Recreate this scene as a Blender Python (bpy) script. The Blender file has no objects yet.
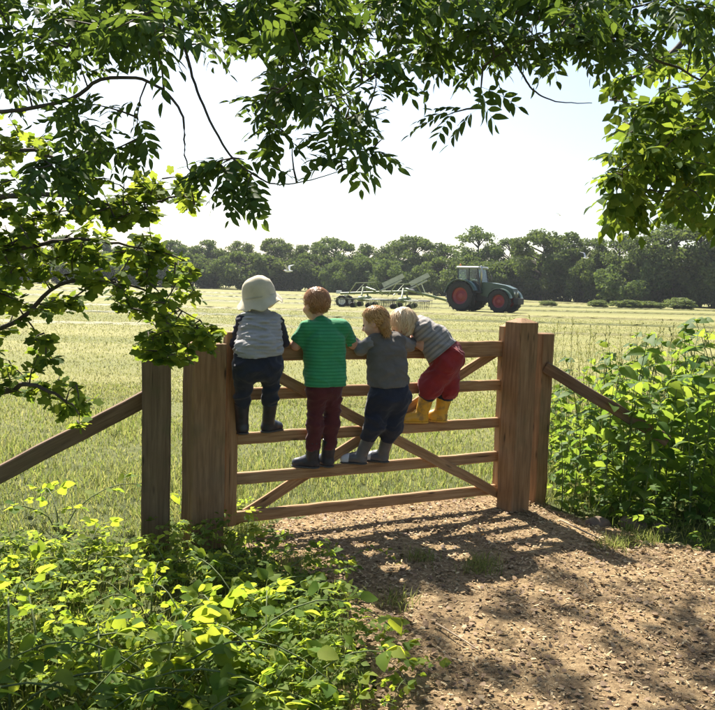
import bpy, math, random
import numpy as np
from mathutils import Matrix, Vector

random.seed(7)
rng = np.random.default_rng(7)
scene = bpy.context.scene
COL = scene.collection
R = math.radians

# ------------------------------------------------------------------ camera
CAM_H, FPX, CX, CY = 1.62, 800.0, 357.5, 355.0
PITCH, ROLL = R(5.0), R(1.75)
_f = np.array([0, math.cos(PITCH), -math.sin(PITCH)])
_r0 = np.array([1.0, 0, 0]); _u0 = np.cross(_r0, _f)
_r = math.cos(ROLL) * _r0 + math.sin(ROLL) * _u0
_u = np.cross(_r, _f)
CAM = np.array([0, 0, CAM_H])
cam_data = bpy.data.cameras.new("camera")
cam = bpy.data.objects.new("camera", cam_data); COL.objects.link(cam)
cam_data.sensor_width = 36.0; cam_data.sensor_fit = 'HORIZONTAL'
cam_data.lens = FPX / 715.0 * 36.0
cam_data.clip_start = 0.05; cam_data.clip_end = 5000
cam.matrix_world = Matrix(((_r[0], _u[0], -_f[0], 0), (_r[1], _u[1], -_f[1], 0), (_r[2], _u[2], -_f[2], CAM_H), (0, 0, 0, 1)))
scene.camera = cam

# ------------------------------------------------------------------ sky, sun, exposure
SUN_EL, SUN_AZ = R(50), R(-22)            # azimuth from +Y, negative = to the left
world = bpy.data.worlds.new("World"); scene.world = world; world.use_nodes = True
wn = world.node_tree.nodes; wl = world.node_tree.links
sky = wn.new('ShaderNodeTexSky'); sky.sky_type = 'NISHITA'; sky.sun_disc = False
sky.sun_elevation = SUN_EL; sky.sun_rotation = SUN_AZ
sky.altitude = 50; sky.air_density = 1.0; sky.dust_density = 1.9; sky.ozone_density = 1.0
bg = wn['Background']; bg.inputs['Strength'].default_value = 0.064
wl.new(sky.outputs[0], bg.inputs['Color'])
sun_dir = Vector((math.sin(SUN_AZ) * math.cos(SUN_EL), math.cos(SUN_AZ) * math.cos(SUN_EL), math.sin(SUN_EL)))
sl = bpy.data.lights.new("sun", 'SUN'); sl.energy = 5.0; sl.angle = R(0.5); sl.color = (1.0, 0.93, 0.81)
so = bpy.data.objects.new("sun", sl); COL.objects.link(so)
so.rotation_euler = sun_dir.to_track_quat('Z', 'Y').to_euler(); so.location = (-5, 12, 20)
vs = scene.view_settings
vs.view_transform = 'Standard'; vs.look = 'None'; vs.exposure = 1.6; vs.gamma = 1.0; vs.use_curve_mapping = False
scene.render.engine = 'CYCLES'
cy = scene.cycles
cy.max_bounces = 8; cy.diffuse_bounces = 3; cy.glossy_bounces = 3; cy.transmission_bounces = 6; cy.transparent_max_bounces = 8
cy.volume_bounces = 0
cy.use_denoising = True

# ------------------------------------------------------------------ geometry helpers
def nrm(v):
    v = np.asarray(v, float); return v / (np.linalg.norm(v) + 1e-12)
def ray(px, py):
    return _f + (px - CX) / FPX * _r - (py - CY) / FPX * _u
def P(px, py, Y):
    d = ray(px, py); return CAM + d * (Y / d[1])
def G(px, py, z=0.0):
    d = ray(px, py); return CAM + d * ((z - CAM_H) / d[2])
def proj(p):
    q = np.asarray(p) - CAM; w = q @ _f
    return np.stack([CX + FPX * (q @ _r) / w, CY - FPX * (q @ _u) / w], -1)
def inpoly(x, y, poly):
    c = np.zeros(np.shape(x), bool); n = len(poly)
    for i in range(n):
        x1, y1 = poly[i]; x2, y2 = poly[(i + 1) % n]
        if y1 == y2: continue
        cond = ((y1 > y) != (y2 > y)) & (x < (x2 - x1) * (y - y1) / (y2 - y1) + x1)
        c ^= cond
    return c

def new_mesh(name, V, tris=None, quads=None, smooth=True, mats=(), tmat=None, qmat=None):
    V = np.asarray(V, np.float32).reshape(-1, 3)
    tris = np.zeros((0, 3), np.int32) if tris is None or len(tris) == 0 else np.asarray(tris, np.int32)
    quads = np.zeros((0, 4), np.int32) if quads is None or len(quads) == 0 else np.asarray(quads, np.int32)
    me = bpy.data.meshes.new(name)
    me.vertices.add(len(V)); me.vertices.foreach_set('co', V.ravel())
    nt, nq = len(tris), len(quads)
    me.loops.add(nt * 3 + nq * 4)
    me.loops.foreach_set('vertex_index', np.concatenate([tris.ravel(), quads.ravel()]).astype(np.int32))
    me.polygons.add(nt + nq)
    me.polygons.foreach_set('loop_start', np.concatenate([np.arange(nt) * 3, nt * 3 + np.arange(nq) * 4]).astype(np.int32))
    try: me.polygons.foreach_set('loop_total', np.concatenate([np.full(nt, 3), np.full(nq, 4)]).astype(np.int32))
    except Exception: pass
    for m in mats: me.materials.append(m)
    if tmat is not None or qmat is not None:
        a = np.concatenate([np.zeros(nt) if tmat is None else np.asarray(tmat), np.zeros(nq) if qmat is None else np.asarray(qmat)]).astype(np.int32)
        me.polygons.foreach_set('material_index', a)
    me.polygons.foreach_set('use_smooth', np.full(nt + nq, bool(smooth)))
    me.update(calc_edges=True); me.validate()
    return me

class MB:
    """collects shapes for ONE mesh"""
    def __init__(s): s.V = []; s.T = []; s.Q = []; s.n = 0
    def add(s, V, tris=None, quads=None):
        V = np.asarray(V, float).reshape(-1, 3)
        if tris is not None and len(tris): s.T.append(np.asarray(tris) + s.n)
        if quads is not None and len(quads): s.Q.append(np.asarray(quads) + s.n)
        s.V.append(V); s.n += len(V); return s
    def arrays(s):
        return (np.concatenate(s.V) if s.V else np.zeros((0, 3)), np.concatenate(s.T) if s.T else None, np.concatenate(s.Q) if s.Q else None)
    def box(s, c, size, rot=None, bev=0.0):
        hx, hy, hz = [a / 2 for a in size]
        if bev <= 0:
            V = np.array([[x, y, z] for z in (-hz, hz) for x, y in ((-hx, -hy), (hx, -hy), (hx, hy), (-hx, hy))], float)
            Q = [[0, 3, 2, 1], [4, 5, 6, 7], [0, 1, 5, 4], [1, 2, 6, 5], [2, 3, 7, 6], [3, 0, 4, 7]]; T = None
        else:
            b = min(bev, hx * .9, hy * .9, hz * .9)
            prof = [(-hx, -hy + b), (-hx + b, -hy), (hx - b, -hy), (hx, -hy + b), (hx, hy - b), (hx - b, hy), (-hx + b, hy), (-hx, hy - b)]
            inn = [(np.sign(x) * (abs(x) - b if abs(x) > hx - b * .5 else abs(x)), np.sign(y) * (abs(y) - b if abs(y) > hy - b * .5 else abs(y))) for x, y in prof]
            V = []
            for pr, z in ((inn, -hz), (prof, -hz + b), (prof, hz - b), (inn, hz)):
                V += [[x, y, z] for x, y in pr]
            V = np.array(V); Q = []
            for k in range(3):
                for i in range(8):
                    j = (i + 1) % 8; Q.append([k * 8 + i, k * 8 + j, k * 8 + 8 + j, k * 8 + 8 + i])
            T = []
            for base, flip in ((0, True), (24, False)):
                for i in range(1, 7):
                    t = [base, base + i, base + i + 1]; T.append(t[::-1] if flip else t)
        if rot is not None: V = V @ np.asarray(rot, float).T
        return s.add(V + np.asarray(c, float), T, Q)
    def tube(s, pts, rad, sides=8, cap=True):
        V, T, Q = tube(pts, rad, sides, cap); return s.add(V, T, Q)
    def lathe(s, prof, c=(0, 0, 0), axis='z', seg=24, M=None):
        prof = np.asarray(prof, float); n = len(prof)
        a = np.linspace(0, 2 * math.pi, seg, endpoint=False)
        V = np.stack([np.outer(np.cos(a), prof[:, 0]), np.outer(np.sin(a), prof[:, 0]), np.outer(np.ones(seg), prof[:, 1])], -1).reshape(-1, 3)
        if axis == 'y': V = V[:, [0, 2, 1]] * [1, 1, -1]
        if axis == 'x': V = V[:, [2, 0, 1]]
        if M is not None: V = V @ np.asarray(M).T
        Q = [[i * n + k, ((i + 1) % seg) * n + k, ((i + 1) % seg) * n + k + 1, i * n + k + 1] for i in range(seg) for k in range(n - 1)]
        return s.add(V + np.asarray(c, float), None, Q)
    def mesh(s, name, mats, smooth=False):
        V, T, Q = s.arrays(); return new_mesh(name, V, T, Q, smooth, mats)

def tube(pts, rad, sides=6, cap=True):
    pts = np.asarray(pts, float); n = len(pts); rad = np.broadcast_to(np.asarray(rad, float), (n,))
    tan = np.gradient(pts, axis=0); tan /= np.linalg.norm(tan, axis=1)[:, None] + 1e-9
    up = np.array([0, 0, 1.0]) if abs(tan[0][2]) < .9 else np.array([1.0, 0, 0])
    V = []; a = np.linspace(0, 2 * math.pi, sides, endpoint=False)
    for i in range(n):
        x = nrm(np.cross(up, tan[i])); y = np.cross(tan[i], x); up = np.cross(x, -tan[i]) if False else up
        V.append(pts[i] + rad[i] * (np.outer(np.cos(a), x) + np.outer(np.sin(a), y)))
    Q = [[i * sides + k, i * sides + (k + 1) % sides, (i + 1) * sides + (k + 1) % sides, (i + 1) * sides + k] for i in range(n - 1) for k in range(sides)]
    V = np.concatenate(V); T = []
    if cap:
        m = len(V); V = np.vstack([V, pts[0], pts[-1]])
        for k in range(sides):
            T.append([m, (k + 1) % sides, k]); T.append([m + 1, (n - 1) * sides + k, (n - 1) * sides + (k + 1) % sides])
    return V, T, Q

def link(name, me, parent=None, loc=None, M=None):
    o = bpy.data.objects.new(name, me); COL.objects.link(o)
    if parent is not None: o.parent = parent
    if loc is not None: o.location = loc
    if M is not None: o.matrix_local = Matrix([list(map(float, r)) for r in M])
    return o
def tag(o, label=None, cat=None, group=None, kind=None):
    if label: o['label'] = label
    if cat: o['category'] = cat
    if group: o['group'] = group
    if kind: o['kind'] = kind
    return o
def empty(name, loc, label=None, cat=None, group=None, rz=0.0):
    o = bpy.data.objects.new(name, None); COL.objects.link(o)
    o.location = [float(a) for a in loc]; o.rotation_euler = (0, 0, rz); o.empty_display_size = .2
    return tag(o, label, cat, group)
def frame(fw, up=(0, 0, 1)):
    """columns x=fw, y, z~up"""
    x = nrm(fw); y = nrm(np.cross(up, x)); z = np.cross(x, y)
    return np.stack([x, y, z], 1)
def M4(rot, loc, s=1.0):
    m = np.eye(4); m[:3, :3] = np.asarray(rot) * s; m[:3, 3] = loc; return m
def bake(V, T, Q, Ms):
    """many transformed copies of a template as one set of arrays"""
    Ms = np.asarray(Ms); k = len(Ms); n = len(V)
    W = np.einsum('kij,nj->kni', Ms[:, :3, :3], V) + Ms[:, None, :3, 3]
    off = (np.arange(k) * n)[:, None, None]
    TT = None if T is None or len(T) == 0 else (np.asarray(T)[None] + off).reshape(-1, 3)
    QQ = None if Q is None or len(Q) == 0 else (np.asarray(Q)[None] + off).reshape(-1, 4)
    return W.reshape(-1, 3), TT, QQ
def noise3(p, s=1.0, seed=0):
    p = np.asarray(p, float) * s
    x, y, z = p[..., 0] + seed * 1.7, p[..., 1] - seed * 2.3, p[..., 2] + seed * .9
    return (np.sin(x * 1.3 + 1.7 * np.sin(y * .9 + z)) + np.sin(y * 1.7 + 1.3 * np.sin(z * 1.1 - x * .7)) + np.sin(z * 1.5 + 1.5 * np.sin(x * 1.2 + y * .5))) / 3

# ------------------------------------------------------------------ materials
def base_mat(name):
    m = bpy.data.materials.new(name); m.use_nodes = True
    nt = m.node_tree; return m, nt, nt.nodes, nt.links, nt.nodes['Principled BSDF']
def ramp(nt, fac, stops, interp='LINEAR'):
    r = nt.nodes.new('ShaderNodeValToRGB'); r.color_ramp.interpolation = interp
    el = r.color_ramp.elements
    while len(el) < len(stops): el.new(.5)
    for e, (p, c) in zip(el, stops): e.position = p; e.color = (*c, 1)
    if fac is not None: nt.links.new(fac, r.inputs[0])
    return r.outputs[0]
def tex_noise(nt, vec, scale, detail=4, rough=.55, dist=0.0):
    n = nt.nodes.new('ShaderNodeTexNoise'); n.inputs['Scale'].default_value = scale
    n.inputs['Detail'].default_value = detail; n.inputs['Roughness'].default_value = rough; n.inputs['Distortion'].default_value = dist
    if vec is not None: nt.links.new(vec, n.inputs['Vector'])
    return n.outputs['Fac']
def coords(nt, kind='Object', scale=None):
    c = nt.nodes.new('ShaderNodeTexCoord'); o = c.outputs[kind]
    if scale is not None:
        mp = nt.nodes.new('ShaderNodeMapping'); mp.inputs['Scale'].default_value = scale
        nt.links.new(o, mp.inputs['Vector']); o = mp.outputs[0]
    return o
def math_node(nt, op, a, b=None):
    m = nt.nodes.new('ShaderNodeMath'); m.operation = op
    for i, v in enumerate((a, b)):
        if v is None: continue
        if isinstance(v, (int, float)): m.inputs[i].default_value = v
        else: nt.links.new(v, m.inputs[i])
    return m.outputs[0]
def mixc(nt, fac, a, b, mode='MIX'):
    m = nt.nodes.new('ShaderNodeMix'); m.data_type = 'RGBA'; m.blend_type = mode
    for sock, v in ((m.inputs[0], fac), (m.inputs[6], a), (m.inputs[7], b)):
        if isinstance(v, (int, float)): sock.default_value = v
        elif isinstance(v, tuple): sock.default_value = (*v, 1)
        else: nt.links.new(v, sock)
    return m.outputs[2]
def bump(nt, h, bsdf, strength=.4, dist=.01):
    b = nt.nodes.new('ShaderNodeBump'); b.inputs['Strength'].default_value = strength; b.inputs['Distance'].default_value = dist
    nt.links.new(h, b.inputs['Height']); nt.links.new(b.outputs[0], bsdf.inputs['Normal'])

def plain(name, col, rough=.6, metal=0.0, var=.15, scale=8.0, bstr=0.0, bscale=60):
    m, nt, N, L, b = base_mat(name)
    v = coords(nt)
    f = tex_noise(nt, v, scale)
    c = ramp(nt, f, [(.3, tuple(x * (1 - var) for x in col)), (.7, tuple(min(1, x * (1 + var)) for x in col))])
    L.new(c, b.inputs['Base Color']); b.inputs['Roughness'].default_value = rough; b.inputs['Metallic'].default_value = metal
    if bstr: bump(nt, tex_noise(nt, v, bscale, 3), b, bstr, .004)
    return m
def leaf_mat(name, cols, trans, tfac=.45, rough=.45, spec=.35, objvar=0.0):
    """cols: 3 stops of reflectance; trans: 2 stops of transmitted colour; varies leaf by leaf"""
    m, nt, N, L, b = base_mat(name)
    g = N.new('ShaderNodeNewGeometry'); oi = N.new('ShaderNodeObjectInfo')
    r = math_node(nt, 'FRACT', math_node(nt, 'ADD', g.outputs['Random Per Island'], oi.outputs['Random']))
    v = coords(nt)
    f = tex_noise(nt, v, 75, 4, .65)
    fac = math_node(nt, 'ADD', math_node(nt, 'MULTIPLY', r, .7), math_node(nt, 'MULTIPLY', f, .32))
    c = ramp(nt, fac, [(.1, cols[0]), (.5, cols[1]), (.92, cols[2])])
    if objvar:      # whole plants differ in hue and depth of colour
        hs = N.new('ShaderNodeHueSaturation'); L.new(math_node(nt, 'ADD', math_node(nt, 'MULTIPLY', oi.outputs['Random'], objvar * .1), .5 - objvar * .05), hs.inputs['Hue'])
        L.new(math_node(nt, 'ADD', math_node(nt, 'MULTIPLY', math_node(nt, 'FRACT', math_node(nt, 'MULTIPLY', oi.outputs['Random'], 7.31)), objvar * 1.6), 1 - objvar * .6), hs.inputs['Value']); L.new(c, hs.inputs['Color']); c = hs.outputs[0]
    L.new(c, b.inputs['Base Color']); b.inputs['Roughness'].default_value = rough
    b.inputs['Specular IOR Level'].default_value = spec
    t = N.new('ShaderNodeBsdfTranslucent')
    L.new(ramp(nt, fac, [(.1, trans[0]), (.9, trans[1])]), t.inputs['Color'])
    mx = N.new('ShaderNodeMixShader'); mx.inputs[0].default_value = tfac
    L.new(b.outputs[0], mx.inputs[1]); L.new(t.outputs[0], mx.inputs[2])
    L.new(mx.outputs[0], N['Material Output'].inputs['Surface'])
    return m
def wood_mat(name, dark, mid, light, moss=0.0):
    m, nt, N, L, b = base_mat(name)
    oi = N.new('ShaderNodeObjectInfo')
    cx = N.new('ShaderNodeCombineXYZ'); L.new(math_node(nt, 'MULTIPLY', oi.outputs['Random'], 37.0), cx.inputs[1]); L.new(math_node(nt, 'MULTIPLY', oi.outputs['Random'], 91.0), cx.inputs[0])
    va = N.new('ShaderNodeVectorMath'); va.operation = 'ADD'; L.new(coords(nt), va.inputs[0]); L.new(cx.outputs[0], va.inputs[1])
    mp = N.new('ShaderNodeMapping'); mp.inputs['Scale'].default_value = (1.6, 26, 26); L.new(va.outputs[0], mp.inputs[0])
    grain = tex_noise(nt, mp.outputs[0], 2.2, 6, .6, .6)
    blot = tex_noise(nt, va.outputs[0], 3.5, 3)
    c = ramp(nt, grain, [(.28, dark), (.5, mid), (.75, light)])
    c = mixc(nt, math_node(nt, 'MULTIPLY', blot, .55), c, tuple(x * .55 for x in mid), 'MIX')
    vo = N.new('ShaderNodeTexVoronoi'); vo.inputs['Scale'].default_value = 3.0
    mp2 = N.new('ShaderNodeMapping'); mp2.inputs['Scale'].default_value = (1.0, 4.0, 4.0); L.new(va.outputs[0], mp2.inputs[0]); L.new(mp2.outputs[0], vo.inputs['Vector'])
    knot = ramp(nt, vo.outputs['Distance'], [(.05, (1, 1, 1)), (.14, (0, 0, 0))])
    c = mixc(nt, knot, c, tuple(x * .45 for x in dark))
    mp3 = N.new('ShaderNodeMapping'); mp3.inputs['Scale'].default_value = (1.1, 55, 55); L.new(va.outputs[0], mp3.inputs[0])
    crack = ramp(nt, tex_noise(nt, mp3.outputs[0], 1.0, 2, .5, .3), [(.0, (1, 1, 1)), (.27, (1, 1, 1)), (.31, (0, 0, 0))])
    grey = ramp(nt, tex_noise(nt, va.outputs[0], 1.7, 5, .6), [(.45, (0, 0, 0)), (.72, (1, 1, 1))])
    c = mixc(nt, math_node(nt, 'MULTIPLY', grey, .2), c, (.21, .18, .145)); c = mixc(nt, math_node(nt, 'MULTIPLY', crack, .8), c, tuple(x * .3 for x in dark))
    if moss:
        f = ramp(nt, tex_noise(nt, va.outputs[0], 6, 5), [(.52, (0, 0, 0)), (.7, (1, 1, 1))])
        c = mixc(nt, math_node(nt, 'MULTIPLY', f, moss), c, (.07, .085, .035))
    L.new(c, b.inputs['Base Color']); b.inputs['Roughness'].default_value = .8; b.inputs['Specular IOR Level'].default_value = .25
    bump(nt, grain, b, .5, .004)
    return m

# materials used all over
M_WOOD = wood_mat('gate_timber', (.17, .085, .036), (.38, .215, .098), (.53, .345, .18))
M_WOODP = wood_mat('post_timber', (.13, .066, .03), (.28, .155, .073), (.40, .245, .128), .22)
M_WOODD = wood_mat('old_post_timber', (.085, .048, .026), (.18, .108, .06), (.28, .18, .105), .3)
M_STEEL = plain('galvanised_steel', (.35, .35, .36), .45, .8)
M_BARK = plain('bark', (.07, .055, .04), .9, 0, .45, 18, .8, 45)
M_TWIG = plain('twig_bark', (.075, .055, .038), .85, 0, .3, 20)
M_ASH = leaf_mat('ash_leaf', [(.030, .058, .018), (.045, .085, .022), (.065, .12, .026)], [(.10, .18, .025), (.30, .42, .05)], .26, .65, .15)
M_MAPLE = leaf_mat('maple_leaf', [(.035, .07, .014), (.06, .11, .02), (.10, .15, .025)], [(.16, .27, .025), (.50, .56, .06)], .42, .75, .06)
M_OAK = leaf_mat('oak_leaf', [(.03, .065, .015), (.05, .10, .02), (.08, .13, .025)], [(.15, .26, .03), (.42, .50, .05)], .4, .75, .06)
M_FAR = leaf_mat('far_foliage', [(.042, .072, .024), (.066, .10, .032), (.105, .13, .042)], [(.10, .16, .03), (.2, .26, .05)], .3, .7, .1, .55)
M_FARG = leaf_mat('far_shrub_foliage', [(.065, .095, .03), (.095, .13, .038), (.13, .16, .05)], [(.15, .21, .04), (.26, .32, .06)], .35, .6, .2)
M_GRASS = leaf_mat('grass_blade', [(.06, .09, .02), (.115, .14, .035), (.26, .225, .09)], [(.20, .29, .045), (.48, .46, .15)], .42, .6, .2)
M_MOWN = leaf_mat('mown_grass', [(.125, .138, .04), (.20, .193, .066), (.29, .26, .11)], [(.25, .28, .075), (.40, .385, .14)], .37, .6, .2)
M_HERB = leaf_mat('herb_leaf', [(.05, .095, .02), (.085, .135, .028), (.13, .17, .038)], [(.25, .37, .04), (.54, .62, .08)], .43, .7, .1)
M_BRAM = leaf_mat('bramble_leaf', [(.045, .10, .018), (.085, .145, .025), (.16, .19, .032)], [(.24, .38, .03), (.62, .68, .06)], .45, .7, .1)
M_NETT = leaf_mat('nettle_leaf', [(.03, .075, .015), (.05, .105, .02), (.085, .14, .028)], [(.17, .30, .035), (.44, .54, .06)], .4, .6, .15)
M_STEM = plain('green_stem', (.085, .115, .03), .8, 0, .3, 12)
M_DRY = leaf_mat('dry_leaf', [(.10, .058, .032), (.22, .14, .075), (.38, .27, .155)], [(.2, .1, .04), (.3, .2, .08)], .12, .7)
M_STRAW = plain('dry_straw', (.42, .36, .18), .8, 0, .3, 20)

def ground_mat():
    m, nt, N, L, b = base_mat('field_grass')
    v = coords(nt)
    fine = tex_noise(nt, v, 9, 6, .65)
    mid = tex_noise(nt, v, .55, 4)
    mp = N.new('ShaderNodeMapping'); mp.inputs['Scale'].default_value = (.012, .22, 1); mp.inputs['Rotation'].default_value = (0, 0, R(9)); L.new(v, mp.inputs[0])
    band = tex_noise(nt, mp.outputs[0], 1.0, 3, .5)
    c = ramp(nt, band, [(.36, (.12, .138, .042)), (.47, (.195, .192, .062)), (.55, (.315, .285, .12)), (.64, (.155, .165, .05))])
    c2 = ramp(nt, fine, [(.3, (.08, .092, .028)), (.55, (.175, .172, .058)), (.75, (.28, .255, .115))])
    c = mixc(nt, .5, c, c2)
    c = mixc(nt, math_node(nt, 'MULTIPLY', mid, .45), c, (.14, .142, .05))
    # the mown ground near the gate gives way to soil and thatch under the long grass
    sx = N.new('ShaderNodeSeparateXYZ'); L.new(v, sx.inputs[0])
    nearf = ramp(nt, math_node(nt, 'MULTIPLY', sx.outputs[1], .05), [(.30, (1, 1, 1)), (.62, (0, 0, 0))])
    c = mixc(nt, nearf, c, ramp(nt, fine, [(.35, (.035, .045, .014)), (.6, (.075, .09, .025)), (.8, (.15, .13, .06))]))
    L.new(c, b.inputs['Base Color']); b.inputs['Roughness'].default_value = .9; b.inputs['Specular IOR Level'].default_value = .15
    bump(nt, fine, b, .8, .05)
    return m
def path_mat():
    m, nt, N, L, b = base_mat('woodchip_soil')
    v = coords(nt)
    a = tex_noise(nt, v, 26, 8, .7); d = tex_noise(nt, v, 2.2, 4)
    c = ramp(nt, a, [(.3, (.13, .085, .045)), (.5, (.32, .225, .12)), (.72, (.50, .38, .22))])
    c = mixc(nt, math_node(nt, 'MULTIPLY', ramp(nt, d, [(.42, (0, 0, 0)), (.68, (1, 1, 1))]), .6), c, (.11, .075, .05))
    L.new(c, b.inputs['Base Color']); b.inputs['Roughness'].default_value = .95; b.inputs['Specular IOR Level'].default_value = .1
    bump(nt, a, b, 1.0, .03)
    return m

# ------------------------------------------------------------------ the setting: field, path
def gz(x, y):
    x = np.asarray(x, float); y = np.asarray(y, float)
    w = np.clip((y - 22) / 40, 0, 1)
    return w * (.16 * np.sin(x * .05 + 1) * np.sin(y * .06) + .0022 * np.clip(y - 60, 0, 400) * np.clip(-x / 60, 0, 1))
gx = np.sign(np.linspace(-1, 1, 181)) * (np.abs(np.linspace(-1, 1, 181)) ** 2.6) * 600
gy = -30 + (np.linspace(0, 1, 220) ** 2.4) * 900
XX, YY = np.meshgrid(gx, gy)
V = np.stack([XX, YY, gz(XX, YY)], -1).reshape(-1, 3)
nx = len(gx); ii = (np.arange(len(gy) - 1)[:, None] * nx + np.arange(nx - 1)[None]).ravel()
ground = link('field', new_mesh('field', V, None, np.stack([ii, ii + 1, ii + nx + 1, ii + nx], 1), True, [ground_mat()]))
tag(ground, 'mown hay field of pale green grass reaching the far trees', None, None, 'structure')

PATH_PX = [(236, 548), (268, 522), (330, 511), (420, 503), (470, 497), (520, 499), (560, 512), (612, 530), (655, 545), (760, 556), (900, 640), (900, 900), (310, 900), (356, 700), (362, 655), (340, 610), (308, 580), (276, 564)]
PATH = [tuple(G(*p)[:2]) for p in PATH_PX]
px_ = np.arange(-1.4, 3.6, .022); py_ = np.arange(1.2, 6.3, .022)
XX, YY = np.meshgrid(px_, py_)
WX = XX + .10 * np.sin(YY * 9 + 2 * np.sin(XX * 7)) * .6 + .03 * np.sin(XX * 31 + YY * 17); WY = YY + .06 * np.sin(XX * 11 + 1.5 * np.sin(YY * 8))
ins = inpoly(WX, WY, PATH)
Z = .006 + .012 * (noise3(np.stack([XX, YY, XX * 0], -1), 5) + .5 * noise3(np.stack([XX, YY, XX * 0], -1), 14, 3)) * .6 + .002
keep = ins[:-1, :-1] & ins[1:, 1:] & ins[1:, :-1] & ins[:-1, 1:]
nx = len(px_); ii = (np.arange(len(py_) - 1)[:, None] * nx + np.arange(nx - 1)[None])[keep]
path = link('path', new_mesh('path', np.stack([XX, YY, np.maximum(Z, .005)], -1), None, np.stack([ii, ii + 1, ii + nx + 1, ii + nx], 1), True, [path_mat()]))
tag(path, 'brown trodden woodchip path in front of the gate', None, None, 'structure')

# ------------------------------------------------------------------ timber gate and fence posts
def plank_mesh(name, L, w, t, bev, mat, seed=0, wob=.0015, top=0.0):
    """length along X from 0..L, width along Z, thickness along Y; chamfered, slightly wavy; top>0 = pyramid cap at the +X end"""
    r = np.random.default_rng(seed)
    n = max(4, int(L / .12)); xs = np.linspace(0, L, n)
    if bev * 2 > min(w, t): bev = min(w, t) * .3
    hw, ht = w / 2, t / 2
    prof = np.array([(-ht, -hw + bev), (-ht + bev, -hw), (ht - bev, -hw), (ht, -hw + bev), (ht, hw - bev), (ht - bev, hw), (-ht + bev, hw), (-ht, hw - bev)])
    V = []
    ring = [(0, .86)] + [(x, 1) for x in np.concatenate([[min(.006, bev)], xs[1:-1], [L - (top if top else min(.006, bev))]])] + [(L, .25 if top else .9)]
    for x, s in ring:
        o = r.normal(0, wob, 2); q = prof * s
        V.append(np.stack([np.full(8, x), q[:, 0] + o[0], q[:, 1] + o[1]], 1))
    k = len(ring); Q = []
    for i in range(k - 1):
        for j in range(8):
            Q.append([i * 8 + j, i * 8 + (j + 1) % 8, i * 8 + 8 + (j + 1) % 8, i * 8 + 8 + j])
    V = np.concatenate(V); T = []
    for i in range(1, 7): T.append([0, i + 1, i]); T.append([(k - 1) * 8, (k - 1) * 8 + i, (k - 1) * 8 + i + 1])
    return new_mesh(name, V, T, Q, False, [mat])

def on_line(px, Ya): return P(px, 420, Ya)
GL = P(222, 500, 4.9); GR = P(503, 500, 5.9)
GL = np.array([GL[0], GL[1], 0]); GR = np.array([GR[0], GR[1], 0])
GU = nrm(GR - GL); GLEN = np.linalg.norm(GR - GL)
GN = np.array([GU[1], -GU[0], 0])               # towards the camera
GANG = math.atan2(GU[1], GU[0])
def K(px, py, off=0.0):
    """point on the vertical plane parallel to the gate, off metres nearer the camera"""
    d = ray(px, py); q = GL + GN * off
    s = ((q - CAM) @ GN) / (d @ GN)
    return CAM + d * s
gate = empty('timber_gate', GL, 'brown five-bar timber gate with crossed braces, four children standing on it', 'gate', rz=GANG)
RAILS = [1.241, .955, .675, .421, .172]           # tops of the bars
RW = [.115, .075, .072, .075, .072]
def gpart(name, me, x, y, z, ry=0.0):
    o = link(name, me, gate); o.location = (x, y, z); o.rotation_euler = (0, ry, 0); return o
# local frame of the gate: X along it, -Y towards the camera, Z up
ST = .085
for k, (zt, w) in enumerate(zip(RAILS, RW)):
    gpart('rail', plank_mesh('rail', GLEN - 2 * ST + .03, w, .04 + .004 * (k == 0), .006, M_WOOD, k + 1), ST - .015, 0, zt - w / 2)
gpart('stile', plank_mesh('stile', 1.22, ST, .075, .008, M_WOOD, 11), ST / 2, 0, .09, -math.pi / 2)
gpart('stile', plank_mesh('stile', 1.28, ST, .075, .008, M_WOOD, 12, top=.02), GLEN - ST / 2, 0, .09, -math.pi / 2)
def brace(x0, z0, x1, z1, y, seed):
    L = math.hypot(x1 - x0, z1 - z0)
    gpart('brace', plank_mesh('brace', L, .07, .024, .004, M_WOOD, seed), x0, y, z0, -math.atan2(z1 - z0, x1 - x0))
brace(.09, .10, GLEN - .10, 1.16, .036, 21)
brace(.09, 1.16, GLEN - .06, .10, -.036, 22)
def post(name, label, base, w, h, rz, mat, seed, top=.0, t=None, wobble=.002):
    o = link(name, plank_mesh(name, h + .25, w, t or w, .008, mat, seed, wobble, top))
    o.location = (base[0], base[1], -.25); o.rotation_euler = (0, -math.pi / 2, rz)
    return tag(o, label, 'post')
def post_at(name, label, px, Yc, w, ztop_py, rz, mat, seed, top=0., t=None):
    b = P(px, 420, Yc); h = P(px, ztop_py, Yc)[2]
    return post(name, label, (b[0], b[1], 0), w, h, rz, mat, seed, top, t), np.array([b[0], b[1], 0])
gp_r, gpr = post_at('gate_post', 'thick square gatepost with weathered pointed top at the right end of the gate', 517, 5.78, .185, 318, GANG + R(8), M_WOODP, 31, .03, .16)
fp_r, fpr = post_at('fence_post', 'shorter post close against the right side of the thick right gatepost', 540, 6.02, .125, 333, GANG + R(4), M_WOODP, 32, .0, .10)
gp_l, gpl = post_at('gate_post', 'broad brown gatepost at the left end of the gate, top hidden by leaves', 204, 4.78, .215, 340, GANG + R(6), M_WOODP, 33, .02, .17)
fp_l, fpl = post_at('fence_post', 'dark weathered post standing alone left of the gate under hanging leaves', 156.5, 4.72, .165, 345, R(12), M_WOODD, 34, .01, .13)
def strut(label, a, b, w, mat, seed):
    d = b - a; L = np.linalg.norm(d)
    o = link('fence_rail', plank_mesh('fence_rail', L, w, .05, .006, mat, seed, .002))
    o.matrix_world = Matrix(M4(frame(d), a).tolist()); return tag(o, label, 'fence rail')
strut('rail sloping down from the short right post into the nettles', P(545, 367, 5.97), P(668, 441, 5.75), .085, M_WOODD, 41)
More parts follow.
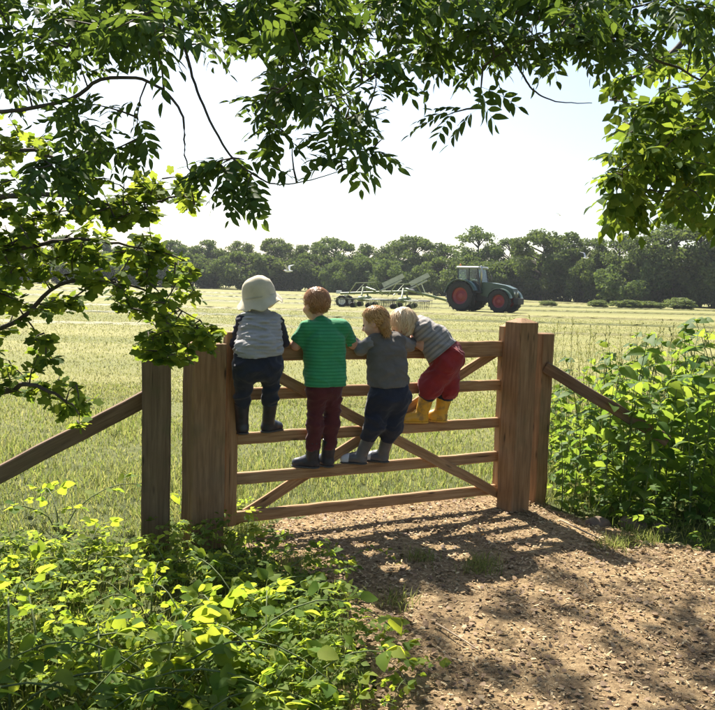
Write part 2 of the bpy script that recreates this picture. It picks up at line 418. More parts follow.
strut('rail sloping down to the left from the dark lone post', P(150, 396, 4.78), P(-60, 505, 4.3), .095, M_WOODD, 42)
# ------------------------------------------------------------------ children: smooth-union distance fields turned into one surface
def surface_nets(F, lo, h):
    S = F < 0; nx, ny, nz = F.shape
    c = [(i, j, k) for i in (0, 1) for j in (0, 1) for k in (0, 1)]
    sub = lambda A, o: A[o[0]:nx - 1 + o[0], o[1]:ny - 1 + o[1], o[2]:nz - 1 + o[2]]
    cnt = sum(sub(S, o).astype(np.int8) for o in c)
    act = (cnt > 0) & (cnt < 8)
    idx = -np.ones(act.shape, np.int64); I = np.argwhere(act); idx[act] = np.arange(len(I))
    pos = np.zeros((len(I), 3)); w = np.zeros(len(I))
    vals = {o: sub(F, o)[act] for o in c}
    for a in c:
        for ax in range(3):
            if a[ax]: continue
            b = list(a); b[ax] = 1; b = tuple(b)
            va, vb = vals[a], vals[b]; m = (va < 0) != (vb < 0)
            t = va[m] / (va[m] - vb[m]); p = np.tile(np.array(a, float), (m.sum(), 1)); p[:, ax] = t
            pos[m] += p; w[m] += 1
    V = (I + pos / w[:, None]) * h + lo
    Q = []
    for ax in range(3):
        o1 = [0, 0, 0]; o1[ax] = 1
        A = S[:nx - o1[0], :ny - o1[1], :nz - o1[2]]; B = S[o1[0]:, o1[1]:, o1[2]:]
        E = np.argwhere(A != B); fl = A[tuple(E.T)]
        b, cc = (ax + 1) % 3, (ax + 2) % 3
        ok = (E[:, b] > 0) & (E[:, cc] > 0) & (E[:, b] < F.shape[b] - 1) & (E[:, cc] < F.shape[cc] - 1); E = E[ok]; fl = fl[ok]
        q = []
        for db, dc in ((-1, -1), (0, -1), (0, 0), (-1, 0)):
            e = E.copy(); e[:, b] += db; e[:, cc] += dc; q.append(idx[tuple(e.T)])
        q = np.stack(q, 1); q[~fl] = q[~fl][:, ::-1]; Q.append(q)
    return V, np.concatenate(Q)
def cap(a, b, r1, r2=None, cuts=(), k=None): return dict(t='c', a=np.asarray(a, float), b=np.asarray(b, float), r=(r1, r1 if r2 is None else r2), cuts=cuts, k=k)
def ell(c, rad, rot=None, cuts=(), k=None, sub=False): return dict(t='e', c=np.asarray(c, float), rad=np.asarray(rad, float), rot=np.eye(3) if rot is None else np.asarray(rot), cuts=cuts, k=k, sub=sub)
def sdf_mesh(prims, h, k=.02, wr=None, cuts=(), origin=(0, 0, 0)):
    los, his = [], []
    for p in prims:
        if p['t'] == 'c':
            m = max(p['r']); los += [p['a'] - m, p['b'] - m]; his += [p['a'] + m, p['b'] + m]
        elif not p.get('sub'):
            m = p['rad'].max(); los.append(p['c'] - m); his.append(p['c'] + m)
    lo = np.min(los, 0) - 3 * h - .012; hi = np.max(his, 0) + 3 * h + .012
    n = np.ceil((hi - lo) / h).astype(int) + 1
    ax = [lo[i] + np.arange(n[i]) * h for i in range(3)]
    F = np.full(n, .5)
    for p in prims:
        kk = p['k'] or k
        if p['t'] == 'c': m = max(p['r']) + kk + 2 * h; bl = np.minimum(p['a'], p['b']) - m; bh = np.maximum(p['a'], p['b']) + m
        else: m = p['rad'].max() + kk + 2 * h; bl = p['c'] - m; bh = p['c'] + m
        i0 = np.clip(((bl - lo) / h).astype(int), 0, n); i1 = np.clip(((bh - lo) / h).astype(int) + 2, 0, n)
        if np.any(i1 <= i0): continue
        sl_ = tuple(slice(i0[i], i1[i]) for i in range(3))
        X = np.stack(np.meshgrid(*[ax[i][i0[i]:i1[i]] for i in range(3)], indexing='ij'), -1)
        if p['t'] == 'c':
            ab = p['b'] - p['a']; L2 = ab @ ab + 1e-12
            t = np.clip(((X - p['a']) @ ab) / L2, 0, 1)
            d = np.linalg.norm(X - p['a'] - t[..., None] * ab, axis=-1) - (p['r'][0] + (p['r'][1] - p['r'][0]) * t)
        else:
            q = (X - p['c']) @ p['rot']; k0 = np.linalg.norm(q / p['rad'], axis=-1); k1 = np.linalg.norm(q / p['rad'] ** 2, axis=-1) + 1e-9
            d = k0 * (k0 - 1) / k1
        for (pt, nn) in p['cuts']: d = np.maximum(d, (X - np.asarray(pt)) @ np.asarray(nn))
        f = F[sl_]
        if p.get('sub'):
            hh = np.clip(.5 - .5 * (f + d) / kk, 0, 1); F[sl_] = f * (1 - hh) - d * hh + kk * hh * (1 - hh)
        else:
            hh = np.clip(.5 + .5 * (f - d) / kk, 0, 1); F[sl_] = f * (1 - hh) + d * hh - kk * hh * (1 - hh)
    if wr is not None or len(cuts):
        X = np.stack(np.meshgrid(*ax, indexing='ij'), -1)
        if wr is not None: F = F + wr(X)
        for (pt, nn) in cuts: F = np.maximum(F, (X - np.asarray(pt)) @ np.asarray(nn))
    V, Q = surface_nets(F, lo, h)
    return V - np.asarray(origin), Q

def cloth_mat(name, col, rough=.85, stripes=None, vec=None, period=.03, weave=500, var=.12):
    m, nt, N, L, b = base_mat(name)
    v = coords(nt)
    f = tex_noise(nt, v, 14, 4)
    c = ramp(nt, f, [(.3, tuple(x * (1 - var) for x in col)), (.7, tuple(min(1, x * (1 + var)) for x in col))])
    if stripes:
        mp = N.new('ShaderNodeMapping'); L.new(v, mp.inputs[0])
        d = N.new('ShaderNodeVectorMath'); d.operation = 'DOT_PRODUCT'; L.new(mp.outputs[0], d.inputs[0]); d.inputs[1].default_value = tuple(nrm(vec or (0, 0, 1)))
        wv = math_node(nt, 'SINE', math_node(nt, 'ADD', math_node(nt, 'MULTIPLY', d.outputs['Value'], 2 * math.pi / period), math_node(nt, 'MULTIPLY', f, 2.0)))
        c = mixc(nt, ramp(nt, math_node(nt, 'ADD', math_node(nt, 'MULTIPLY', wv, .5), .5), [(.55, (0, 0, 0)), (.68, (1, 1, 1))]), c, stripes)
    L.new(c, b.inputs['Base Color']); b.inputs['Roughness'].default_value = rough; b.inputs['Specular IOR Level'].default_value = .2
    b.inputs['Sheen Weight'].default_value = .15
    bump(nt, tex_noise(nt, v, weave, 2), b, .25, .001)
    return m
def skin_mat():
    m, nt, N, L, b = base_mat('skin')
    f = tex_noise(nt, coords(nt), 22, 4)
    L.new(ramp(nt, f, [(.3, (.50, .27, .19)), (.7, (.62, .38, .28))]), b.inputs['Base Color'])
    b.inputs['Roughness'].default_value = .5; b.inputs['Subsurface Weight'].default_value = .12
    b.inputs['Subsurface Radius'].default_value = (.02, .008, .004); b.inputs['Subsurface Scale'].default_value = .4
    return m
M_SKIN = skin_mat()
M_EYE = plain('eye', (.05, .04, .035), .2)
def hair_mat(name, a, b_):
    return leaf_mat(name, [a, tuple((x + y) / 2 for x, y in zip(a, b_)), b_], [b_, tuple(min(1, x * 1.3) for x in b_)], .25, .42, .4)

def wrinkle(amp, s=1.0, seed=0, stretch=(1, 1, 2.2)):
    st = np.array(stretch)
    def f(X):
        q = X * st * 14 * s
        a = noise3(q, 1.0, seed); b = noise3(q + a[..., None] * .8, 2.1, seed + 5)
        c = noise3(q * [1, 1, .55] + b[..., None] * .6, 3.4, seed + 9)
        return amp * 1.45 * (np.abs(a) * 1.3 - .5 + .55 * b + .35 * np.abs(c))
    return f
def head_rot(fwd, up=(0, 0, 1)):
    y = nrm(fwd); x = nrm(np.cross(y, up)); z = np.cross(x, y)
    return np.stack([x, y, z], 1)            # columns: side, forward, up
def head_prims(c, Rm, s):
    W = lambda q: np.asarray(c) + Rm @ (np.array(q) * s)
    e = lambda q, rad, **kw: ell(W(q), np.array(rad) * s, Rm, **kw)
    p = [e((0, -.010, .020), (.072, .088, .082)), e((0, .026, -.030), (.057, .060, .075)), e((0, .045, -.068), (.030, .032, .026))]
    p += [cap(W((0, .082, .004)), W((0, .099, -.022)), .007 * s, .011 * s, k=.012)]
    for sx in (-1, 1):
        p += [e((sx * .073, -.004, -.012), (.009, .019, .029), k=.008), e((sx * .034, .060, -.034), (.024, .024, .022)),
              e((sx * .027, .092, .004), (.013, .010, .010), sub=True, k=.010), cap(W((0, .083, -.056)), W((sx * .018, .076, -.055)), .006 * s, .003 * s, k=.006)]
    return p
def hand_prims(wr, fd, pn, side, s=1.0):
    """palm, four fingers curling towards pn, thumb leaving the side of the palm"""
    fd = nrm(fd); pn = nrm(np.asarray(pn) - fd * (np.asarray(pn) @ fd)); sd = np.cross(fd, pn) * side
    wr = np.asarray(wr, float); p = []
    for o in (-.018, -.006, .006, .018):
        p.append(cap(wr + sd * o * .6 * s, wr + fd * .052 * s + sd * o * s, .0125 * s, .011 * s, k=.012))
    for o, L in ((-.024, .036), (-.008, .045), (.008, .048), (.024, .042)):
        a = wr + fd * .056 * s + sd * o * s
        b = a + nrm(fd + pn * .35) * L * .5 * s; c2 = b + nrm(fd * .55 + pn) * L * .4 * s; d2 = c2 + nrm(pn - fd * .1) * L * .3 * s
        p += [cap(a, b, .0082 * s, .0078 * s, k=.004), cap(b, c2, .0078 * s, .0072 * s, k=.004), cap(c2, d2, .0072 * s, .006 * s, k=.004)]
    a = wr + fd * .014 * s + sd * .022 * s; b = a + nrm(fd * .6 + sd * .8) * .028 * s; c2 = b + nrm(fd * .9 + sd * .2 + pn * .5) * .026 * s
    p += [cap(a, b, .011 * s, .009 * s, k=.006), cap(b, c2, .009 * s, .0075 * s, k=.004)]
    return p

def strands(c, Rm, s, n, seed, ylim, L=.05, thick=.0022, fall=None, zmin=-.07):
    """thin tapering locks lying over the scalp"""
    r = np.random.default_rng(seed); V = []; T = []; Q = []; m = 0
    rad = np.array([.080, .097, .090]) * s
    while m < n:
        d = nrm(r.normal(size=3)); q = d * rad + np.array([0, -.010, .020]) * s
        if q[2] < zmin * s or q[1] > (ylim + .5 * (q[2] / s - .03)) * s: continue
        m += 1
        tang = np.array([d[0] * .8, d[1] - .35, -1.0]) if fall is None else Rm.T @ np.asarray(fall)
        tang = nrm(tang + r.normal(0, .35, 3)); tang = nrm(tang - d * (tang @ d) * .9)
        sd = nrm(np.cross(d, tang)); l = L * r.uniform(.5, 1.2) * s; t = thick * r.uniform(.6, 1.3)
        pts = [q + tang * l * f + d * (.002 + .004 * math.sin(f * 3) + .006 * f * r.uniform(-.2, 1)) - d * f * f * .012 for f in (0, .4, .75, 1)]
        b = len(V)
        for f, pp in zip((1, 1, .7), pts[:3]): V += [pp - sd * t * f, pp + sd * t * f]
        V.append(pts[3]); Q += [[b, b + 1, b + 3, b + 2], [b + 2, b + 3, b + 5, b + 4]]; T.append([b + 4, b + 5, b + 6])
    return np.asarray(c) + np.array(V) @ Rm.T, T, Q

class Kid:
    def __init__(s, label, base, sc=1.0):
        s.o = np.asarray(base, float); s.root = empty('person', base, label, 'child', 'children on the gate'); s.sc = sc
    def part(s, name, prims, h, mat, k=.02, wr=None, cuts=(), parent=None):
        V, Q = sdf_mesh(prims, h, k, wr, cuts, s.o)
        return link(name, new_mesh(name, V, None, Q, True, [mat]), parent or s.root)
    def arrays(s, name, V, T, Q, mat, parent=None, smooth=True):
        return link(name, new_mesh(name, np.asarray(V) - s.o, T, Q, smooth, [mat]), parent or s.root)
    def hair(s, c, Rm, hs, mat, ylim=.02, nape=-.075, extra=(), n=900, L=.05, fall=None, seed=1, bulk=1.0):
        W = lambda q: np.asarray(c) + Rm @ (np.array(q) * hs)
        cuts = [(W((0, ylim, .03)), nrm(Rm @ np.array([0, 1, -.5]))), (W((0, -.03, nape)), nrm(Rm @ np.array([0, .35, -1])))]
        pr = [ell(W((0, -.010, .022)), np.array([.079, .096, .089]) * hs * bulk, Rm, cuts)] + list(extra)
        hair = s.part('hair', pr, .0055, mat, .015, lambda X: .004 * noise3((X - c) @ Rm, 70, seed) + .003 * noise3((X - c) @ Rm * [3, 1, 1], 60, seed + 3))
        V, T, Q = strands(c, Rm, hs, n, seed, ylim, L, fall=fall, zmin=nape)
        s.arrays('hair_locks', V, T, Q, mat, hair)['kind'] = 'stuff'
    def eyes(s, c, Rm, hs):
        for sx in (-1, 1):
            pos = np.asarray(c) + Rm @ (np.array([sx * .027, .0755, .004]) * hs)
            mb = MB().lathe([(0.0005, -.009), (.006, -.007), (.009, 0), (.006, .007), (.0005, .009)], (0, 0, 0), 'z', 10)
            V, T, Q = mb.arrays(); s.arrays('eye', V * hs + pos, T, Q, M_EYE)
    def boot(s, ankle, toe, solez, mat, top, r=.042, ln=.12, sole=None, name='boot', tipmat=None):
        """shaft from ankle up to top, foot along toe, flat sole at solez"""
        toe = nrm([toe[0], toe[1], 0]); a = np.array(ankle, float); a[2] = solez + .045
        heel = a - toe * .012; heel[2] = solez + .034; tip = a + toe * (ln - .03); tip[2] = solez + .026
        mid = a + toe * .04; mid[2] = solez + .040
        cut = [((0, 0, solez), (0, 0, -1))]
        tv = nrm(np.asarray(top) - a)
        pr = [cap(a, top, r * .88, r * 1.05, [(top, tv)]), cap(heel, mid, r * .86, r * .8, cut), cap(mid, tip, r * .8, r * .70, cut)]
        b = s.part(name, pr, .005, mat, .018, lambda X: .0018 * noise3(X, 45, 2), cut)
        sp = [cap([*heel[:2], solez + .006], [*tip[:2], solez + .006], r * .9, r * .76)]
        s.part('sole', sp, .005, sole or M_SOLE, .01, None, [((0, 0, solez + .012), (0, 0, 1)), ((0, 0, solez - .0), (0, 0, -1))], b)
        if tipmat: s.part('toe_cap', [cap(mid + toe * .018, tip, r * .80, r * .73, cut)], .005, tipmat, .01, None, cut + [(mid + toe * .028, -toe)], b)
        return b
M_SOLE = plain('boot_sole', (.06, .055, .05), .7)
M_RUB_N = plain('navy_rubber', (.022, .024, .036), .45, 0, .4, 20)
M_RUB_G = plain('grey_rubber', (.085, .09, .105), .35, 0, .2, 20)
def muddy(name, col, rough):
    m, nt, N, L, b = base_mat(name); v = coords(nt)
    mud = ramp(nt, tex_noise(nt, v, 26, 5, .65), [(.50, (0, 0, 0)), (.66, (1, 1, 1))])
    L.new(mixc(nt, math_node(nt, 'MULTIPLY', mud, .65), col, (.17, .115, .065)), b.inputs['Base Color'])
    L.new(ramp(nt, mud, [(0, (rough,) * 3), (1, (.8,) * 3)]), b.inputs['Roughness']); return m
M_RUB_Y = muddy('yellow_rubber', (.62, .33, .03), .38)
M_PALE = plain('pale_toe_rubber', (.55, .56, .58), .4, 0, .1, 15)
M_SHOE = plain('dark_shoe', (.055, .035, .03), .5, 0, .2, 20)
UZ = np.array([0, 0, 1.0])
def limbs(joints, radii, k=None):
    return [cap(joints[i], joints[i + 1], radii[i], radii[i + 1], k=k) for i in range(len(joints) - 1)]
def torso_prims(sL, sR, neck, hip, w=.095, hipw=.10, infl=0.0, belly=None):
    sL, sR, neck, hip = map(np.asarray, (sL, sR, neck, hip)); sd = nrm(sR - sL)
    chest = (sL + sR) / 2 * .75 + hip * .25; c1 = chest - sd * .045; c2 = chest + sd * .045
    h1 = hip - sd * .05; h2 = hip + sd * .05
    mid = (chest + hip) / 2
    return [cap(sL + sd * .028, sR - sd * .028, .044 + infl), cap(c1, h1, w * .82 + infl, hipw * .78 + infl), cap(c2, h2, w * .82 + infl, hipw * .78 + infl),
            cap(chest, mid, w * .9 + infl, w * .88 + infl)]
FACE_AWAY = -GN

def kid_hat():
    base = K(258, 430, .05); k = Kid('child in a cream sun hat and pale grey gilet, nearest the left gatepost', (base[0], base[1], RAILS[2]))
    sL, sR, neck, hip = K(243, 321, .07), K(277, 321, .07), K(260, 312, .055), K(258, 366, .17)
    eL, eR = K(236, 343, .03), K(283, 341, .03); hL, hR = K(243, 347, -.06), K(278, 346, -.06)
    hL[2] = hR[2] = RAILS[0] + .012
    kL, kR = K(242, 398, .09), K(271, 396, .12); aL, aR = K(242, 424, .03), K(268, 424, .03)
    hc = K(259, 294, .02); Rm = head_rot(nrm(FACE_AWAY + GU * .25 - UZ * .1)); hs = 1.0
    body = head_prims(hc, Rm, hs) + [cap(neck - UZ * .02, hc - UZ * .04, .036, .034)] + torso_prims(sL, sR, neck, hip)
    for s_, e, h_, sd in ((sL, eL, hL, 1), (sR, eR, hR, -1)):
        body += limbs([s_, e, h_], [.036, .028, .020]) + hand_prims(h_, nrm(FACE_AWAY * .8 + GU * sd * .6), -UZ, -sd)
    hd = nrm(sR - sL)
    for sd, kn, an in ((-1, kL, aL), (1, kR, aR)): body += limbs([hip + hd * .075 * sd - UZ * .02, kn, an], [.048, .036, .03])
    k.part('body', body, .006, M_SKIN, .018); k.eyes(hc, Rm, hs)
    # gilet over dark sleeves
    hem = hip + UZ * .075
    k.part('gilet', torso_prims(sL - GN * 0, sR, neck, hip + UZ * .01, .10, .115, .014) + [cap(neck - UZ * .015, neck + UZ * .03, .052, .050), cap(hip + UZ * .10 - hd * .04, hip + UZ * .055 - hd * .04, .105, .116), cap(hip + UZ * .10 + hd * .04, hip + UZ * .055 + hd * .04, .105, .116)], .006,
           cloth_mat('pale_gilet', (.33, .32, .31), .85, (.295, .285, .28), (0, 0, 1), .020), .03, wrinkle(.008, 1.3, 1, (1, 1, 3.2)), [(hem, nrm((0, .15, -1)))])
    for s_, e, h_ in ((sL, eL, hL), (sR, eR, hR)):
        d = nrm(h_ - e); k.part('sleeve', limbs([s_, e, h_ - d * .0], [.046, .040, .033]), .006, M_DNAVY, .015, wrinkle(.005, 1.6, 2))
    tr = [cap(hip - hd * .050 + UZ * .01, hip + hd * .050 + UZ * .01, .108, .108), cap(hip + UZ * .06 - hd * .04, hip + UZ * .06 + hd * .04, .098)]
    for sd, kn, an in ((-1, kL, aL), (1, kR, aR)):
        tr += [cap(hip + hd * .080 * sd - UZ * .03, kn, .070, .049), cap(kn, kn + (an - kn) * .35, .049, .046, [(kn + (an - kn) * .30, nrm(an - kn))])]
    k.part('trousers', tr, .0065, M_NAVY, .02, wrinkle(.007, 1.2, 3, (1, 1, 1.6)))
    # coat tail hanging to the left side, dark
    for an, toe in ((aL, FACE_AWAY - GU * .1), (aR, FACE_AWAY * .4 + GU * .9)):
        k.boot(an, toe, RAILS[2], M_RUB_N, an + (kL - aL) * .80 if an is aL else an + (kR - aR) * .80, .044, .125)
    # sun hat
    m = cloth_mat('cream_cotton', (.58, .51, .36), .9)
    hr = head_rot(nrm(FACE_AWAY + GU * .25), nrm(UZ + GN * .02 - GU * .22))
    prof = [(.001, .108), (.022, .107), (.045, .102), (.064, .092), (.079, .077), (.089, .058), (.095, .036), (.098, .014), (.100, .000), (.104, -.010)]
    for q in range(1, 9):      # brim with rows of stitching
        prof += [(.104 + q * .0036, -.010 - q * .0042 + (.0012 if q % 2 else -.0004))]
    prof += [(.1345, -.046), (.131, -.047), (.100, -.012), (.094, .0), (.09, .03), (.07, .08), (.03, .100), (.001, .102)]
    mb = MB().lathe(prof, (0, 0, 0), 'z', 48); V, T, Q = mb.arrays()
    a = np.arctan2(V[:, 1], V[:, 0]); lowr = np.clip((.02 - V[:, 2]) / .07, 0, 1)
    V[:, 2] += lowr * (.016 * np.sin(2 * a + 2.2) + .009 * np.sin(5 * a) + .004 * np.sin(9 * a + 1)); V[:, :2] *= (1 + lowr * .03 * np.sin(4 * a + .5))[:, None]
    V += (.009 * noise3(V, 26, 4) + .005 * noise3(V, 55, 6))[:, None] * nrm([.5, .5, 1])
    hat = k.arrays('sun_hat', V * [1.06, 1.06, 1.2] @ hr.T + hc - UZ * .018, T, Q, m)
    band = MB().lathe([(.0965, .008), (.099, .006), (.099, -.002), (.0965, -.004)], (0, 0, 0), 'z', 48); V, T, Q = band.arrays()
    k.arrays('hat_seam', V * [1.065, 1.065, 1.2] @ hr.T + hc - UZ * .018, T, Q, cloth_mat('cream_seam', (.46, .42, .32)), hat)
M_DNAVY = cloth_mat('dark_sleeve', (.035, .032, .045), .9)
M_NAVY = cloth_mat('navy_trousers', (.022, .025, .042), .9)
kid_hat()

def kid_green():
    base = K(318, 468, .04); k = Kid('child with short auburn hair in a green striped T-shirt and maroon trousers', (base[0], base[1], RAILS[3]))
    sL, sR, neck, hip = K(306, 329, .10), K(343, 328, .10), K(321, 322, .085), K(325, 384, .15)
    eL, eR = K(296, 345, .04), K(353, 344, .04); hL, hR = K(306, 346, -.05), K(344, 345, -.05)
    hL[2] = hR[2] = RAILS[0] + .012
    kL, kR = K(315, 424, .11), K(332, 424, .11); aL, aR = K(312, 462, .03), K(327, 461, .03)
    hc = K(316, 304, .05); Rm = head_rot(nrm(FACE_AWAY - GU * .32 - UZ * .12)); hs = .97
    body = head_prims(hc, Rm, hs) + [cap(neck - UZ * .02, hc - UZ * .05, .038, .035)] + torso_prims(sL, sR, neck, hip, .085, .08)
    for s_, e, h_, sd in ((sL, eL, hL, 1), (sR, eR, hR, -1)):
        body += limbs([s_, e, h_], [.040, .031, .021]) + hand_prims(h_, nrm(FACE_AWAY * .5 + GU * sd * .8), -UZ, -sd)
    hd = nrm(sR - sL)
    for sd, kn, an in ((-1, kL, aL), (1, kR, aR)): body += limbs([hip + hd * .045 * sd - UZ * .02, kn, an], [.052, .038, .032])
    k.part('body', body, .006, M_SKIN, .018); k.eyes(hc, Rm, hs)
    k.hair(hc, Rm, hs, hair_mat('auburn_hair', (.27, .12, .05), (.60, .34, .17)), .045, -.058, n=1600, L=.03, seed=2)
    hem = hip - UZ * .01
    sh = torso_prims(sL, sR, neck, hip - UZ * .015, .094, .098, .014) + [cap(neck - UZ * .02, neck, .048, .044), cap(hip + UZ * .05 - hd * .035, hip - UZ * .03 - hd * .035, .092, .100), cap(hip + UZ * .05 + hd * .035, hip - UZ * .03 + hd * .035, .092, .100)]
    for s_, e in ((sL, eL), (sR, eR)):
        t = s_ + (e - s_) * .80; sh.append(cap(s_, t + (e - s_) * .2, .047, .050, [(t, nrm(e - s_))], k=.025))
    k.part('t_shirt', sh, .006, cloth_mat('green_striped_jersey', (.045, .27, .115), .85, (.028, .20, .08), (0, 0, 1), .021), .02, wrinkle(.006, 1.1, 7, (1, 1, 1.4)), [(hem, (0, 0, -1))])
    tr = [cap(hip - hd * .032 - UZ * .02, hip + hd * .032 - UZ * .02, .088, .088)]
    for sd, kn, an in ((-1, kL, aL), (1, kR, aR)):
        low = kn + (an - kn) * .62
        tr += [cap(hip + hd * .050 * sd - UZ * .03, kn, .070, .050), cap(kn, low, .052, .047, [(low, nrm(an - kn))])]
    k.part('trousers', tr, .0065, cloth_mat('maroon_trousers', (.085, .020, .024), .9), .02, wrinkle(.007, 1.2, 9, (1, 1, 1.6)))
    for an, kn, toe in ((aL, kL, FACE_AWAY * .6 - GU * .75), (aR, kR, FACE_AWAY * .9 - GU * .3)):
        k.boot(an, toe, RAILS[3], M_RUB_N, kn + (an - kn) * .40, .046, .135)
kid_green()

def kid_ponytail():
    base = K(372, 465, .04); k = Kid('child with a golden ponytail in a grey jumper, arms spread along the top bar', (base[0], base[1], RAILS[3]))
    sL, sR, neck, hip = K(371, 343, .11), K(400, 341, .11), K(384, 333, .09), K(389, 393, .19)
    eL, eR = K(361, 350, .06), K(409, 346, .06); hL, hR = K(353, 350, .015), K(415, 348, .015)
    hL[2] = hR[2] = RAILS[0] + .014
    kL, kR = K(375, 424, .15), K(392, 424, .15); aL, aR = K(360, 458, .035), K(382, 458, .035)
    hc = K(375, 322, .08); Rm = head_rot(nrm(-GU * .75 + FACE_AWAY * .75 - UZ * .45)); hs = .96
    body = head_prims(hc, Rm, hs) + [cap(neck - UZ * .02, hc - UZ * .04, .035, .033)] + torso_prims(sL, sR, neck, hip, .09)
    for s_, e, h_, sd in ((sL, eL, hL, -1), (sR, eR, hR, 1)):
        body += limbs([s_, e, h_], [.036, .028, .020]) + hand_prims(h_, nrm(FACE_AWAY * .8 + GU * sd * .7), -UZ, sd)
    hd = nrm(sR - sL)
    for sd, kn, an in ((-1, kL, aL), (1, kR, aR)): body += limbs([hip + hd * .05 * sd - UZ * .02, kn, an], [.062, .042, .03])
    k.part('body', body, .006, M_SKIN, .018); k.eyes(hc, Rm, hs)
    W = lambda q: hc + Rm @ (np.array(q) * hs)
    t0 = W((.0, -.092, .02)); t1 = K(384, 327, .15); t2 = K(386, 335, .16)
    k.hair(hc, Rm, hs, hair_mat('golden_hair', (.38, .20, .07), (.72, .46, .19)), .03, -.035, [cap(t0, t1, .022, .034), cap(t1, t2, .034, .016)], 1300, .026, None, 3)
    r9 = np.random.default_rng(8); V = []; T = []
    for q in range(420):        # loose strands of the ponytail
        a = t0 + (t1 - t0) * r9.uniform(.4, 1) + r9.normal(0, .014, 3); e = t2 + r9.normal(0, .018, 3) - UZ * r9.uniform(-.01, .015); sd = nrm(np.cross(e - a, r9.normal(size=3))) * .0018
        m = (a + e) / 2 + r9.normal(0, .008, 3) + GN * .012; b = len(V); V += [a - sd, a + sd, m + sd, m - sd, e]; T += [[b, b + 1, b + 2], [b, b + 2, b + 3], [b + 3, b + 2, b + 4]]
    k.arrays('ponytail_strands', V, T, None, bpy.data.materials['golden_hair'])['kind'] = 'stuff'
    # hair tie
    mb = MB().lathe([(.022, -.006), (.029, 0), (.022, .006)], (0, 0, 0), 'z', 14, frame(t1 - t0)[:, [1, 2, 0]]); V, T, Q = mb.arrays()
    k.arrays('hair_tie', V + t0 + (t1 - t0) * .2, T, Q, plain('hair_tie', (.3, .05, .06)))
    hem = hip + UZ * .055
    m = cloth_mat('grey_jumper', (.12, .105, .092), .95)
    j = k.part('jumper', torso_prims(sL, sR, neck, hip + UZ * .01, .092, .10, .018) + [cap(neck - UZ * .02, neck + UZ * .005, .046, .042), cap(hip + UZ * .12 - hd * .03, hip + UZ * .04 - hd * .03, .085, .108), cap(hip + UZ * .12 + hd * .03, hip + UZ * .04 + hd * .03, .085, .108)], .006, m, .025, wrinkle(.006, 1.1, 11, (1, 1, 1.8)), [(hem, nrm((0, .1, -1)))])
    ms = cloth_mat('pale_grey_sleeve', (.19, .18, .18), .95)
    for s_, e, h_ in ((sL, eL, hL), (sR, eR, hR)):
        k.part('sleeve', limbs([s_, e, e + (h_ - e) * .85], [.048, .041, .032]), .006, ms, .015, wrinkle(.005, 1.6, 12))
    tr = [cap(hip - hd * .038 - UZ * .01, hip + hd * .038 - UZ * .01, .108, .108), cap(hip + UZ * .05 - hd * .03, hip + UZ * .05 + hd * .03, .09)]
    for sd, kn, an in ((-1, kL, aL), (1, kR, aR)):
        low = kn + (an - kn) * .42
        tr += [cap(hip + hd * .06 * sd - UZ * .04, kn, .092, .076), cap(kn, low, .076, .056, [(low, nrm(an - kn))])]
    k.part('trousers', tr, .0065, M_NAVY, .02, wrinkle(.010, 1.0, 13, (1, 1, 1.3)))
    for an, kn, toe in ((aL, kL, FACE_AWAY * .6 - GU * .8), (aR, kR, FACE_AWAY * .7 - GU * .7)):
        k.boot(an, toe, RAILS[3], M_RUB_G, kn + (an - kn) * .25, .044, .135, tipmat=M_PALE)
kid_ponytail()

